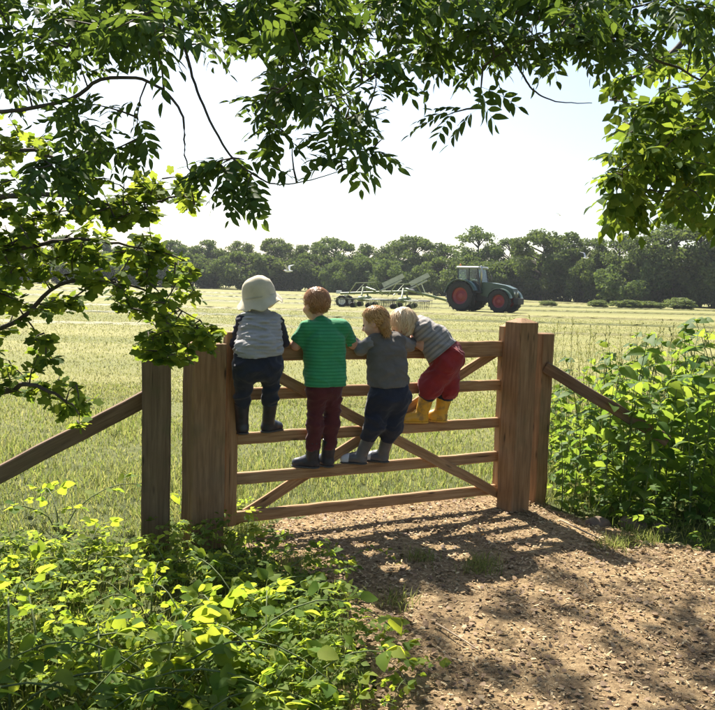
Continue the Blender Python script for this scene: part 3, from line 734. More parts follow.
def kid_yellow():
    base = K(428, 420, .03); k = Kid('fair-haired child in red trousers and yellow wellies bending over the top bar', (base[0], base[1], RAILS[2]))
    sN, sF = K(421, 328, .10), K(419, 323, -.08); neck = K(412, 323, .01); hip = K(446, 357, .12)
    eN, eF = K(424, 347, .09), K(412, 341, -.12); hN, hF = K(407, 346, .01), K(402, 347, -.05)
    hN[2] = RAILS[0] + .014; hF[2] = RAILS[0] + .014
    kL, kR = K(431, 385, .10), K(448, 386, .08); aL, aR = K(421, 412, .02), K(440, 412, .02)
    hc = K(403, 324, .01); Rm = head_rot(nrm(-GU * 1.0 + FACE_AWAY * .45 - UZ * .75), nrm(UZ * .8 - GU * .6)); hs = 1.0
    side = nrm(sN - sF)
    def tors(i=0.0):
        ch = (sN + sF) / 2 * .8 + hip * .2; md = (ch + hip) / 2 + UZ * .035
        p = [cap(sN - side * .03, sF + side * .03, .044 + i)]
        for o in (-.042, .042): p += [cap(ch + side * o, md + side * o, .074 + i, .080 + i), cap(md + side * o, hip + side * o, .080 + i, .085 + i)]
        return p
    body = head_prims(hc, Rm, hs) + [cap(neck + GU * .02, hc + GU * .03, .036, .034)] + tors()
    for s_, e, h_, sd in ((sN, eN, hN, 1), (sF, eF, hF, -1)):
        body += limbs([s_, e, h_], [.037, .029, .021]) + hand_prims(h_, nrm(FACE_AWAY * .7 - GU * .7), -UZ, sd)
    for sd, kn, an in ((1, kL, aL), (-1, kR, aR)): body += limbs([hip + side * .05 * sd, kn, an], [.062, .042, .03])
    k.part('body', body, .006, M_SKIN, .018); k.eyes(hc, Rm, hs)
    k.hair(hc, Rm, hs, hair_mat('fair_hair', (.58, .43, .26), (.85, .70, .48)), .035, -.085, [cap(hc + GU * .03 - UZ * .02 + GN * .06, hc - GU * .01 - UZ * .075 + GN * .062, .030, .010), cap(hc + GU * .04 + GN * .03, hc + GU * .03 - UZ * .06 + GN * .05, .035, .014)], 1300, .07, nrm(-UZ - GU * .15), 5, 1.03)
    axis = nrm(hip - (sN + sF) / 2)
    ms = cloth_mat('grey_striped_top', (.29, .262, .24), .9, (.19, .175, .165), tuple(axis), .030)
    sh = tors(.018) + [cap(hip - axis * .10 - side * .045, hip - axis * .02 - side * .045, .105, .125), cap(hip - axis * .10 + side * .045, hip - axis * .02 + side * .045, .105, .125), cap(neck + axis * .03, neck + axis * .005, .05, .046)]
    for s_, e in ((sN, eN), (sF, eF)):
        t = s_ + (e - s_) * .62; sh.append(cap(s_, e, .048, .047, [(t, nrm(e - s_))]))
    k.part('striped_top', sh, .006, ms, .022, wrinkle(.007, 1.2, 15, (1.4, 1, 1.4)), [(hip - axis * .04, axis)])
    tr = [cap(hip - side * .045, hip + side * .045, .122, .122), cap(hip - axis * .04 - side * .03, hip - axis * .04 + side * .03, .09)]
    for sd, kn, an in ((1, kL, aL), (-1, kR, aR)):
        low = kn + (an - kn) * .36
        tr += [cap(hip + side * .05 * sd - UZ * .03, kn, .104, .084), cap(kn, low, .084, .066, [(low, nrm(an - kn))])]
    k.part('trousers', tr, .0065, cloth_mat('red_trousers', (.235, .022, .024), .85), .02, wrinkle(.010, 1.0, 17, (1, 1, 1.3)))
    for kn, an in ((kL, aL), (kR, aR)):
        a = kn + (an - kn) * .30; b = kn + (an - kn) * .46
        k.part('cuff', [cap(a, b, .066, .060, [(b, nrm(an - kn)), (a, -nrm(an - kn))])], .006, M_NAVY, .01, wrinkle(.003, 2, 3))
    for an, kn, toe in ((aL, kL, -GU * .95 + FACE_AWAY * .3), (aR, kR, -GU * .75 + FACE_AWAY * .55)):
        k.boot(an, toe, RAILS[2], M_RUB_Y, kn + (an - kn) * .40, .050, .14, sole=M_RUB_Y)
kid_yellow()
# ------------------------------------------------------------------ tractor and hay rake out in the field
M_TGREEN = plain('tractor_green', (.05, .085, .06), .35, 0, .15, 3)
M_TDARK = plain('tractor_grey', (.045, .045, .048), .55, .2, .2, 5)
M_TYRE = plain('tyre_rubber', (.022, .021, .02), .85, 0, .3, 12)
M_RIM = plain('red_rim', (.22, .018, .018), .4, 0, .15, 6)
M_WHITEP = plain('white_paint', (.72, .72, .68), .5, 0, .08, 4)
M_PGREEN = plain('pale_green_paint', (.17, .21, .09), .5, 0, .15, 4)
M_ORANGE = plain('orange_lens', (.75, .22, .02), .3)
M_LAMP = plain('lamp_lens', (.7, .7, .68), .15)
M_CHROME = plain('exhaust_steel', (.4, .4, .4), .35, .9)
def glass_mat():
    m, nt, N, L, b = base_mat('cab_glass')
    b.inputs['Base Color'].default_value = (.75, .86, .86, 1); b.inputs['Roughness'].default_value = .03
    tr = N.new('ShaderNodeBsdfTransparent'); tr.inputs[0].default_value = (.72, .84, .84, 1)
    fr = N.new('ShaderNodeFresnel'); fr.inputs[0].default_value = 1.5
    gl = N.new('ShaderNodeBsdfGlossy'); gl.inputs['Roughness'].default_value = .03
    mx = N.new('ShaderNodeMixShader'); L.new(math_node(nt, 'ADD', math_node(nt, 'MULTIPLY', fr.outputs[0], .9), .08), mx.inputs[0]); L.new(tr.outputs[0], mx.inputs[1]); L.new(gl.outputs[0], mx.inputs[2])
    L.new(mx.outputs[0], N['Material Output'].inputs['Surface'])
    return m
M_GLASS = glass_mat()
def add_part(root, name, mb, mat, smooth=False, parent=None, loc=None):
    o = link(name, mb.mesh(name, [mat], smooth), parent or root)
    if loc is not None: o.location = loc
    return o
def wheel(root, x, y, r, w, rimr, lugs=18, side=1, rimmat=None):
    wl_ = empty('wheel', (x, y, r)); wl_.parent = root
    mb = MB()
    hw = w / 2; prof = [(rimr, -hw * .75), (rimr * 1.08, -hw * .95), (r * .80, -hw), (r * .93, -hw * .92), (r * .965, -hw * .6), (r * .965, hw * .6), (r * .93, hw * .92), (r * .80, hw), (rimr * 1.08, hw * .95), (rimr, hw * .75)]
    mb.lathe(prof, (0, 0, 0), 'y', 36)
    for i in range(lugs):
        for sgn in (-1, 1):
            a = 2 * math.pi * (i + (.5 if sgn > 0 else 0)) / lugs
            c = np.array([math.cos(a) * r * .965, sgn * hw * .5, math.sin(a) * r * .965])
            rot = np.array([[math.cos(a), 0, -math.sin(a)], [0, 1, 0], [math.sin(a), 0, math.cos(a)]]) @ np.array([[1, 0, 0], [0, math.cos(.7 * sgn), -math.sin(.7 * sgn)], [0, math.sin(.7 * sgn), math.cos(.7 * sgn)]])
            mb.box(c, (.075 * r, hw * 1.15, .06 * r), rot)
    add_part(root, 'tyre', mb, M_TYRE, False, wl_)
    rb = MB(); s = side
    rb.lathe([(rimr, -hw * .74), (rimr * .97, s * hw * .0), (rimr, hw * .74)], (0, 0, 0), 'y', 28)
    rb.lathe([(rimr * .98, s * hw * .35), (rimr * .7, s * hw * .15), (rimr * .45, s * hw * .30), (rimr * .30, s * hw * .42), (.001, s * hw * .45)], (0, 0, 0), 'y', 28)
    for i in range(8):
        a = 2 * math.pi * i / 8; rb.box((math.cos(a) * rimr * .36, s * hw * .44, math.sin(a) * rimr * .36), (.03, .03, .03))
    # lathe 'y' flips z; both faces of the disc are seen, so no normals issue
    add_part(root, 'rim', rb, rimmat or M_RIM, False, wl_)
    return wl_
def prism(mb, poly, y0, y1):
    """polygon in x,z extruded between y0 and y1"""
    n = len(poly); V = [[x, y0, z] for x, z in poly] + [[x, y1, z] for x, z in poly]
    Q = [[i, (i + 1) % n, n + (i + 1) % n, n + i] for i in range(n)]
    T = [[0, i + 1, i] for i in range(1, n - 1)] + [[n, n + i, n + i + 1] for i in range(1, n - 1)]
    return mb.add(V, T, Q)
def make_tractor(loc, rz):
    t = empty('tractor', loc, 'dark green tractor with red wheel rims pulling a hay rake across the field', 'tractor', rz=rz)
    # x forward, y left, rear axle at x=0, front axle at 2.75
    for y in (-.92, .92): wheel(t, 0, y, 1.02, .68, .56, 18, 1 if y > 0 else -1)
    for y in (-.90, .90): wheel(t, 2.75, y, .76, .55, .43, 16, 1 if y > 0 else -1)
    mb = MB(); mb.box((.9, 0, .95), (2.6, .62, .55), bev=.06); mb.box((2.3, 0, .85), (1.6, .5, .4), bev=.05); mb.box((0, 0, 1.0), (.5, 1.3, .4), bev=.06); mb.box((2.75, 0, .76), (.3, 1.4, .24), bev=.04)
    add_part(t, 'chassis', mb, M_TDARK)
    mb = MB(); prism(mb, [(1.15, 1.1), (1.15, 1.98), (1.9, 1.95), (2.9, 1.80), (3.42, 1.60), (3.52, 1.2), (3.45, 1.0), (1.6, 1.0)], -.40, .40)
    hood = add_part(t, 'bonnet', mb, M_TGREEN)
    mb = MB()
    for z in np.linspace(1.05, 1.55, 7): mb.box((3.50 - (z - 1.2) * .18, 0, z), (.06, .66, .03))
    add_part(t, 'grille', mb, M_TDARK, parent=hood)
    for y in (-.25, .25): add_part(t, 'headlight', MB().lathe([(.001, .03), (.08, .02), (.09, -.02)], (3.52, y, 1.32), 'x', 14), M_LAMP, True, hood)
    for sy in (-1, 1):
        mb = MB()
        for i in range(5): mb.box((2.0 + i * .25, sy * .405, 1.45 - .03 * i), (.14, .02, .30))
        add_part(t, 'side_vent', mb, M_TDARK, parent=hood)
    # cab: posts, panes, roof
    mb = MB()
    A = {(-1): [(-.35, 1.35), (-.42, 2.85)], 0: [(.42, 1.2), (.40, 2.85)], 1: [(1.28, 1.35), (1.02, 2.85)]}
    for sy in (-1, 1):
        for kx, ((x0, z0), (x1, z1)) in A.items(): mb.tube([(x0, sy * .72, z0), (x1, sy * .70, z1)], .045, 6)
    mb.box((.45, 0, 1.28), (1.7, 1.45, .14), bev=.04)
    cab = add_part(t, 'cab_frame', mb, M_TDARK)
    for sy in (-1, 1):
        mb = MB(); mb.add([(-.36, sy * .71, 1.38), (.40, sy * .71, 1.35), (.39, sy * .70, 2.82), (-.42, sy * .70, 2.82)], None, [[0, 1, 2, 3]]); add_part(t, 'pane', mb, M_GLASS, parent=cab)
        mb = MB(); mb.add([(.44, sy * .71, 1.35), (1.25, sy * .71, 1.38), (1.02, sy * .70, 2.82), (.42, sy * .70, 2.82)], None, [[0, 1, 2, 3]]); add_part(t, 'door_pane', mb, M_GLASS, parent=cab)
    mb = MB(); mb.add([(1.28, -.70, 1.4), (1.28, .70, 1.4), (1.03, .68, 2.82), (1.03, -.68, 2.82)], None, [[0, 1, 2, 3]]); add_part(t, 'windscreen', mb, M_GLASS, parent=cab)
    mb = MB(); mb.add([(-.37, -.70, 1.4), (-.37, .70, 1.4), (-.43, .68, 2.82), (-.43, -.68, 2.82)], None, [[0, 1, 2, 3]]); add_part(t, 'rear_pane', mb, M_GLASS, parent=cab)
    mb = MB(); mb.box((.30, 0, 2.93), (1.72, 1.56, .17), bev=.07); roof = add_part(t, 'roof', mb, plain('roof_grey', (.28, .30, .30), .5, 0, .1, 4))
    add_part(t, 'beacon', MB().lathe([(.05, 0), (.055, .1), (.03, .15), (.001, .16)], (-.3, -.6, 3.01), 'z', 12), M_ORANGE, True, roof)
    for y in (-.55, .55):
        add_part(t, 'work_lamp', MB().box((1.18, y, 2.92), (.06, .18, .1), bev=.015), M_LAMP, parent=roof)
    mb = MB(); mb.box((.25, 0, 1.62), (.5, .5, .14), bev=.05); mb.box((.02, 0, 1.95), (.14, .48, .6), bev=.05); add_part(t, 'seat', mb, M_TDARK, parent=cab)
    mb = MB(); mb.tube([(1.05, 0, 1.4), (.85, 0, 1.85)], .04, 8); mb.lathe([(.17, -.012), (.19, 0), (.17, .012)], (.84, 0, 1.87), 'z', 20); add_part(t, 'steering_wheel', mb, M_TDARK, parent=cab)
    for sy in (-1, 1):   # mudguards
        mb = MB(); n = 12
        ang = np.linspace(R(20), R(170), n); V = []
        for a in ang: V += [[math.cos(a) * 1.13, sy * .60, 1.02 + math.sin(a) * 1.13], [math.cos(a) * 1.13, sy * 1.28, 1.02 + math.sin(a) * 1.13], [math.cos(a) * 1.10, sy * 1.28, 1.02 + math.sin(a) * 1.10], [math.cos(a) * 1.10, sy * .60, 1.02 + math.sin(a) * 1.10]]
        Q = [[i * 4 + k, i * 4 + (k + 1) % 4, i * 4 + 4 + (k + 1) % 4, i * 4 + 4 + k] for i in range(n - 1) for k in range(4)] + [[0, 1, 2, 3], [(n - 1) * 4 + k for k in (3, 2, 1, 0)]]
        mb.add(V, None, Q); add_part(t, 'mudguard', mb, M_TGREEN, True)
        mb = MB(); ang = np.linspace(R(15), R(165), n); V = []
        for a in ang: V += [[2.75 + math.cos(a) * .84, sy * .66, .76 + math.sin(a) * .84], [2.75 + math.cos(a) * .84, sy * 1.16, .76 + math.sin(a) * .84], [2.75 + math.cos(a) * .82, sy * 1.16, .76 + math.sin(a) * .82], [2.75 + math.cos(a) * .82, sy * .66, .76 + math.sin(a) * .82]]
        mb.add(V, None, Q); add_part(t, 'front_mudguard', mb, M_TGREEN, True)
        mb = MB()
        for i in range(3): mb.box((.75 + .0 * i, sy * (.80 + .04 * i), 1.1 - .28 * i), (.42, .22, .05), bev=.01)
        mb.box((.55, sy * .9, .8), (.04, .05, .75)); mb.box((.96, sy * .9, .8), (.04, .05, .75)); add_part(t, 'step', mb, M_TDARK)
        mb = MB(); mb.tube([(1.1, sy * .72, 2.6), (1.2, sy * 1.15, 2.62), (1.2, sy * 1.15, 2.3)], .018, 6); mb.box((1.2, sy * 1.17, 2.3), (.05, .2, .36), bev=.02); add_part(t, 'mirror', mb, M_TDARK)
    mb = MB(); mb.tube([(1.22, -.52, 1.6), (1.22, -.52, 2.95), (1.16, -.52, 3.05)], [.075, .06, .055], 10); add_part(t, 'exhaust_pipe', mb, M_CHROME, True)
    mb = MB()
    for i in range(7): mb.box((3.72, -.42 + i * .14, .78), (.34, .11, .42), bev=.03)
    mb.box((3.5, 0, .8), (.3, .4, .2)); add_part(t, 'front_weight', mb, M_TDARK)
    mb = MB(); mb.box((-.75, 0, .55), (1.1, .14, .1), bev=.02)
    for sy in (-1, 1): mb.tube([(-.1, sy * .35, .7), (-1.05, sy * .42, .62)], .05, 6); mb.tube([(-.2, sy * .35, 1.35), (-.8, sy * .40, .68)], .035, 6)
    mb.tube([(-.3, 0, 1.2), (-1.05, 0, 1.05)], .045, 6); add_part(t, 'hitch', mb, M_TDARK)
    return t
TR = G(460, 307.0); TR_Y = TR[1]
tx = P(467, 300, 60)[0]
make_tractor((tx, 60, float(gz(tx, 60))), R(-33)).scale = (1.1, 1.1, 1.1)

def make_rake(loc, rz):
    t = empty('hay_rake', loc, 'twin rotor hay rake with pale raised arms towed behind the tractor', 'hay rake', rz=rz)
    # x forward (hitch at 0), trailing to -x
    mb = MB(); mb.tube([(0, 0, .62), (-1.2, 0, .95), (-2.4, 0, 1.25), (-4.4, 0, 1.15), (-7.2, 0, .95)], .09, 8); mb.tube([(-1.0, -.5, .8), (-1.0, .5, .8)], .06, 8)
    add_part(t, 'main_beam', mb, M_PGREEN)
    add_part(t, 'gearbox', MB().box((-2.5, 0, 1.25), (.5, .4, .4), bev=.08), M_TDARK)
    for y in (-1.15, 1.15): wheel(t, -6.9, y, .42, .26, .24, 10, 1 if y > 0 else -1, M_WHITEP)
    add_part(t, 'axle', MB().tube([(-6.9, -1.15, .42), (-6.9, -.6, .8), (-6.9, .6, .8), (-6.9, 1.15, .42)], .06, 6), M_PGREEN)
    for k, (cx, cyy, n) in enumerate(((-3.0, -2.0, 10), (-3.0, 2.0, 10), (-5.6, -1.5, 10), (-5.6, 1.5, 10))):
        side = -1 if cyy < 0 else 1
        add_part(t, 'boom', MB().tube([(cx + .7, side * .12, 1.22), (cx, cyy * .6, 1.45), (cx, cyy, .85)], [.08, .07, .06], 8), M_PGREEN)
        rot = empty('rotor', (cx, cyy, .62)); rot.parent = t
        add_part(t, 'rotor_hub', MB().lathe([(.001, .22), (.2, .2), (.3, .05), (.3, -.08), (.12, -.16), (.001, -.16)], (0, 0, 0), 'z', 20), M_PGREEN, True, rot)
        for i in range(n):
            a = 2 * math.pi * i / n + .2; mb = MB(); d = np.array([math.cos(a), math.sin(a), 0]); s = np.array([-d[1], d[0], 0])
            mb.tube([d * .25, d * 1.75 + [0, 0, -.02]], .028, 5)
            for j in range(4):
                p0 = d * (1.30 + j * .13); mb.tube([p0, p0 + s * .03 + [0, 0, -.28], p0 + s * .1 + [0, 0, -.56]], .009, 4)
            add_part(t, 'tine_arm', mb, M_PGREEN if i % 3 else M_TDARK, parent=rot)
        for j, (wx, wy) in enumerate(((.5, -.45), (.5, .45), (-.5, -.45), (-.5, .45))):
            wm = MB(); wm.lathe([(.09, -.05), (.17, -.06), (.2, 0), (.17, .06), (.09, .05), (.001, .05)], (wx, wy, -.42), 'y', 14); wm.tube([(wx, wy, -.42), (wx, wy, -.05), (0, 0, -.02)], .025, 5)
            add_part(t, 'castor_wheel', wm, M_TYRE, False, rot)
        # pale guard bows folded up and swath curtain
        g = MB(); g.tube([(cx - .9, cyy * .9, .9), (cx - .3, cyy * 1.35, 1.75), (cx + .9, cyy * 1.35, 1.85), (cx + 1.3, cyy * .9, .95)], .035, 6); add_part(t, 'guard_bow', g, M_PGREEN)
    mb = MB(); mb.tube([(-4.6, -.3, 1.2), (-3.2, -.25, 2.05)], .07, 6); mb.box((-3.75, -.26, 2.02), (1.5, .05, .32), rot=[[math.cos(.52), 0, -math.sin(.52)], [0, 1, 0], [math.sin(.52), 0, math.cos(.52)]]); add_part(t, 'raised_guard', mb, M_WHITEP)
    mb = MB(); mb.tube([(-2.9, .3, 1.3), (-1.6, .25, 2.1)], .07, 6); mb.box((-2.1, .26, 2.15), (1.4, .05, .34), rot=[[math.cos(.55), 0, -math.sin(.55)], [0, 1, 0], [math.sin(.55), 0, math.cos(.55)]]); add_part(t, 'raised_guard', mb, M_WHITEP)
    M_GUARD = plain('faded_guard_paint', (.46, .47, .36), .6, 0, .15, 4)
    for o in t.children:
        if o.name.startswith('raised_guard'): o.data.materials[0] = M_GUARD
    add_part(t, 'lamp_board', MB().box((-7.3, 0, 1.05), (.05, 1.9, .22), bev=.01), M_WHITEP)
    return t
hx = tx - 1.26 * math.cos(R(33)); hy = 60 + 1.26 * math.sin(R(33))
make_rake((hx - .05, hy, float(gz(hx, hy))), R(-8)).scale = (1.18, 1.18, 1.05)

# ------------------------------------------------------------------ gulls
M_GULL = plain('gull_white', (.78, .78, .76), .7, 0, .06, 10)
M_GULLG = plain('gull_grey_wing', (.42, .44, .47), .7, 0, .1, 10)
def gull(loc, rz, up, label, s=1.0):
    g = empty('gull', loc, label, 'bird', 'gulls following the tractor', rz)
    V, Q = sdf_mesh([ell((0, 0, 0), (.20, .065, .07)), ell((.20, 0, .03), (.06, .045, .045)), cap((-.15, 0, 0), (-.30, 0, .01), .045, .015)], .012, .04)
    link('body', new_mesh('body', V * s, None, Q, True, [M_GULL]), g)
    link('beak', MB().lathe([(.016, 0), (.008, .04), (.001, .07)], (.255 * s, 0, .025 * s), 'x', 8).mesh('beak', [M_ORANGE], True), g)
    for sd in (-1, 1):
        ys = np.array([.04, .28, .62]) * s; zs = np.array([.03, .03 + up * .24, .03 + up * .30]) * s; ch = np.array([.17, .15, .02]) * s; xo = np.array([.06, .12, -.10]) * s
        V = []
        for y, z, c, x in zip(ys, zs, ch, xo): V += [[x, sd * y, z + .006], [x - c, sd * y, z + .004], [x - c, sd * y, z - .004], [x, sd * y, z - .006]]
        Q = [[i * 4 + k, i * 4 + (k + 1) % 4, i * 4 + 4 + (k + 1) % 4, i * 4 + 4 + k] for i in range(2) for k in range(4)] + [[8, 9, 10, 11]]
        link('wing', new_mesh('wing', V, None, Q, False, [M_GULLG]), g)
gull(P(288, 271, 48), R(160), 1.2, 'white gull flying low over the field between hat and auburn head', 1.0)
gull(P(586, 258, 50), R(25), 1.5, 'white gull with raised wings against the dark trees right of the tractor', .8)
gull(P(560, 215, 90), R(100), .5, 'distant gull high in the pale sky above the trees', 1.1)
# ------------------------------------------------------------------ far trees
def leaf_cards(n, pts, nrmls, size, r, up=.5):
    """n bent four-sided leaf clumps at pts"""
    a = r.normal(size=(n, 3)) + nrmls * .6; a /= np.linalg.norm(a, axis=1)[:, None]
    b = np.cross(a, r.normal(size=(n, 3))); b /= np.linalg.norm(b, axis=1)[:, None]; c = np.cross(a, b)
    s = (size * r.uniform(.55, 1.35, n))[:, None]
    V = np.stack([pts - b * s, pts - c * s * .55 + a * s * .15, pts + b * s, pts + c * s * .55 + a * s * .15], 1).reshape(-1, 3)
    Q = np.arange(n * 4).reshape(-1, 4)
    return V, Q
def tree_variant(seed, H=1.0, wid=.62, n=7000, sparse=0.0, trunk=.30, lobes=34, lsize=.021, rs=1.0):
    """unit-height tree: returns crown mesh, trunk mesh"""
    r = np.random.default_rng(seed); mb = MB()
    top = np.array([r.normal(0, .03), r.normal(0, .03), .82])
    tp = [np.array([0, 0, -.02]), np.array([r.normal(0, .01), 0, .15]), np.array([r.normal(0, .03), r.normal(0, .03), .4]), top]
    mb.tube(tp, [.026, .02, .015, .004], 7)
    L = []
    for i in range(lobes):
        t = r.uniform(0, 1); z = trunk + (1 - trunk) * t ** .8 * .92; w = wid * .5 * math.sin(math.pi * min(.97, (.16 + t * .8))) ** .7
        a = r.uniform(0, 2 * math.pi); rr = w * math.sqrt(r.uniform(.15, 1))
        c = np.array([math.cos(a) * rr, math.sin(a) * rr, z]); L.append((c, rs * r.uniform(.07, .14) * (1 - .3 * t)))
        p0 = tp[1] + (tp[3] - tp[1]) * min(.9, max(0, (z - .25) / .7)); mb.tube([p0, (p0 + c) / 2 + [0, 0, .02], c], [.009, .006, .002], 4, False)
    per = n // lobes; Vs = []; Qs = []; off = 0
    for c, rad in L:
        m = int(per * r.uniform(.5, 1.4) * (rad / rs / .1) ** 2 * (1 - sparse)); d = r.normal(size=(m, 3)); d /= np.linalg.norm(d, axis=1)[:, None]
        p = c + d * rad * (r.uniform(.25, 1.12, m) ** .6)[:, None] * [1.15, 1.15, .85]
        V, Q = leaf_cards(m, p, d, lsize, r); Vs.append(V); Qs.append(Q + off); off += len(V)
    return np.concatenate(Vs), np.concatenate(Qs), mb
def tree_meshes(mat, *a, **k):
    V, Q, mb = tree_variant(*a, **k)
    return new_mesh('crown', V, None, Q, False, [mat]), mb.mesh('trunk', [M_BARK], True)
TV = [tree_meshes(M_FAR, 101, wid=.95, trunk=.12, n=12000, lobes=60), tree_meshes(M_FAR, 102, wid=.80, trunk=.12, n=11000, lobes=54), tree_meshes(M_FAR, 103, wid=.9, trunk=.10, n=12000, lobes=64),
      tree_meshes(M_FAR, 104, wid=.60, trunk=.30, sparse=.4, lobes=36), tree_meshes(M_FAR, 105, wid=.52, trunk=.36, sparse=.25, lobes=34)]
SV = [tree_meshes(M_FARG, 111, wid=1.5, trunk=.05, n=14000, lobes=60, lsize=.045, rs=1.8), tree_meshes(M_FAR, 112, wid=1.5, trunk=.04, n=14000, lobes=60, lsize=.04, rs=1.7)]
def place_tree(name, cat, group, variants, px, topy, Y, k, label, sx=1.0, rz=0.0):
    b = P(px, 300, Y); z = float(gz(b[0], Y)); h = P(px, topy, Y)[2] - z
    o = empty(name, (b[0], Y, z - .05), label, cat, group, rz); o.scale = (h * sx, h * sx, h)
    link('crown', variants[k][0], o); link('trunk', variants[k][1], o)
    return o
TREES = [  # px, top, depth, variant, width, label
 (-70, 225, 150, 0, 1.1, 'far tree at the extreme left edge of the field'), (-25, 232, 158, 2, 1.0, 'far tree seen through gaps at the left edge of the leaves'),
 (22, 230, 160, 1, 1.1, 'far dark tree behind the hanging maple leaves at far left'), (62, 234, 165, 0, 1.0, 'far tree behind the left sloping rail and maple leaves'),
 (100, 236, 168, 2, 1.1, 'far rounded tree seen through leaves left of the lone post'), (140, 238, 170, 1, 1.2, 'far tree straight above the dark lone post'),
 (172, 239, 172, 0, 1.0, 'far low tree between the two left posts'), (206, 238, 172, 2, 1.1, 'far flat-topped tree above the left gatepost'),
 (240, 240, 174, 1, 1.1, 'far dark tree just left of the sun hat'), (274, 237, 172, 0, 1.05, 'far rounded tree just right of the sun hat'),
 (300, 243, 176, 2, .95, 'far low tree left of the auburn head'), (331, 236, 166, 0, 1.15, 'far domed tree above the auburn-haired child'),
 (366, 243, 168, 1, 1.1, 'far lower tree between two domed trees left of the tractor'), (386, 244, 170, 2, 1.0, 'far low tree behind the rake wheels'),
 (410, 234, 152, 0, 1.15, 'far domed tree behind the raised rake arms'), (442, 242, 150, 1, 1.2, 'far tree just left of the tractor cab'),
 (475, 226, 142, 3, 1.15, 'tall thin-leaved tree rising behind the tractor cab'), (506, 236, 138, 2, 1.0, 'far tree above the tractor bonnet'),
 (540, 228, 128, 0, 1.1, 'broad leafy tree right of the tractor'), (566, 231, 126, 1, 1.1, 'tall tree between the broad tree and the hanging right foliage'),
 (592, 236, 122, 2, 1.0, 'far tree just left of the hanging right foliage'), (618, 234, 118, 3, 1.1, 'thin far tree behind the tip of the hanging right foliage'),
 (646, 226, 112, 4, 1.2, 'slender open tree below the hanging right foliage'), (672, 220, 110, 3, 1.2, 'open-crowned tree with bare trunk near the right edge'),
 (700, 214, 106, 4, 1.2, 'slender tree with bare trunk at the right edge'), (735, 222, 104, 1, 1.2, 'far tree beyond the right edge'), (775, 220, 102, 0, 1.1, 'outermost far tree at the right')]
for i, (px, ty, Y, k, w, lab) in enumerate(TREES):
    place_tree('field_tree', 'tree', 'trees along the far edge of the field', TV, px, ty, Y, k, lab, w, i * 1.9)
# understorey of the wood edge, one bush after another
NEARN = ['left-hand leaves', 'lone post', 'left gatepost', 'sun hat', 'auburn head', 'rake', 'tractor', 'right tree trunks']
r_ = np.random.default_rng(5)
for i, px in enumerate(np.arange(-60, 780, 25)):
    Y = np.interp(px, [-60, 300, 780], [146, 158, 98]) + r_.uniform(-4, 4)
    place_tree('hedge_bush', 'bush', 'dark bushes under the far trees', SV, px + r_.uniform(-5, 5), np.interp(px, [0, 400, 760], [258, 258, 262]) + r_.uniform(-8, 8), Y, 1, 'dark bush in the continuous hedge under the far trees', r_.uniform(.8, 1.1), i * 2.3)
for px, ty, Y, lab, w in ((680, 290, 90, 'round pale green bush in front of the far trees at the right edge', .8), (628, 294, 88, 'small low bush in the field below the hanging right foliage', .9), (598, 295, 92, 'tiny bush in front of the far hedge right of the tractor', .9),
                       (650, 296, 90, 'flat weedy bush between the two bushes at the right field edge', 1.3), (548, 297, 93, 'flat weedy bush at the field edge just right of the tractor', 1.2)):
    fb = place_tree('field_bush', 'bush', 'pale bushes at the field edge', SV, px, ty, Y, 0, lab, w * 1.3, px); fb.scale.z *= .62; fb.scale.x *= 1.35

# rows of cut hay
def swath(y0, slope, x0, x1, w, hgt, seed, label):
    r = np.random.default_rng(seed); xs = np.arange(x0, x1, .35); m = 9; V = []
    for x in xs:
        yc = y0 + slope * x + .5 * math.sin(x * .13 + seed)
        for j in range(m):
            u = j / (m - 1) * 2 - 1; z = hgt * (1 - u * u) * r.uniform(.45, 1.2)
            y = yc + u * w / 2 + r.normal(0, .06); V.append([x + r.normal(0, .08), y, float(gz(x, y)) - .01 + z])
    n = len(xs); Q = [[i * m + j, i * m + j + 1, (i + 1) * m + j + 1, (i + 1) * m + j] for i in range(n - 1) for j in range(m - 1)]
    # loose stalks on top
    V = np.array(V); k = n * 26; idx = r.integers(0, len(V), k); p = V[idx] + r.normal(0, .05, (k, 3)) * [2, 1, .3]; d = r.normal(size=(k, 3)) * [1, 1, .55]; d[:, 2] = np.abs(d[:, 2]); d /= np.linalg.norm(d, axis=1)[:, None]
    s = np.cross(d, r.normal(size=(k, 3))); s /= np.linalg.norm(s, axis=1)[:, None]; L = r.uniform(.06, .2, k)[:, None]
    W = np.stack([p - s * .008, p + s * .008, p + d * L], 1).reshape(-1, 3); T = np.arange(k * 3).reshape(-1, 3) + len(V)
    o = link('hay_row', new_mesh('hay_row', np.concatenate([V, W]), T, np.array(Q), False, [M_MOWN])); return tag(o, label, 'hay', 'rows of cut hay', 'stuff')
swath(29, .10, -26, 24, 1.5, .07, 1, 'row of cut hay nearest the gate'); swath(38, .10, -30, 32, 1.6, .09, 2, 'second row of cut hay across the field')
swath(47.5, .10, -36, 36, 1.6, .11, 3, 'row of cut hay just in front of the tractor'); swath(66, .10, -48, 40, 1.9, .14, 4, 'row of cut hay just beyond the tractor')
swath(84, .08, -60, 52, 2.0, .16, 5, 'far row of cut hay'); swath(104, .06, -70, 58, 2.2, .18, 6, 'farthest row of cut hay before the hedge')

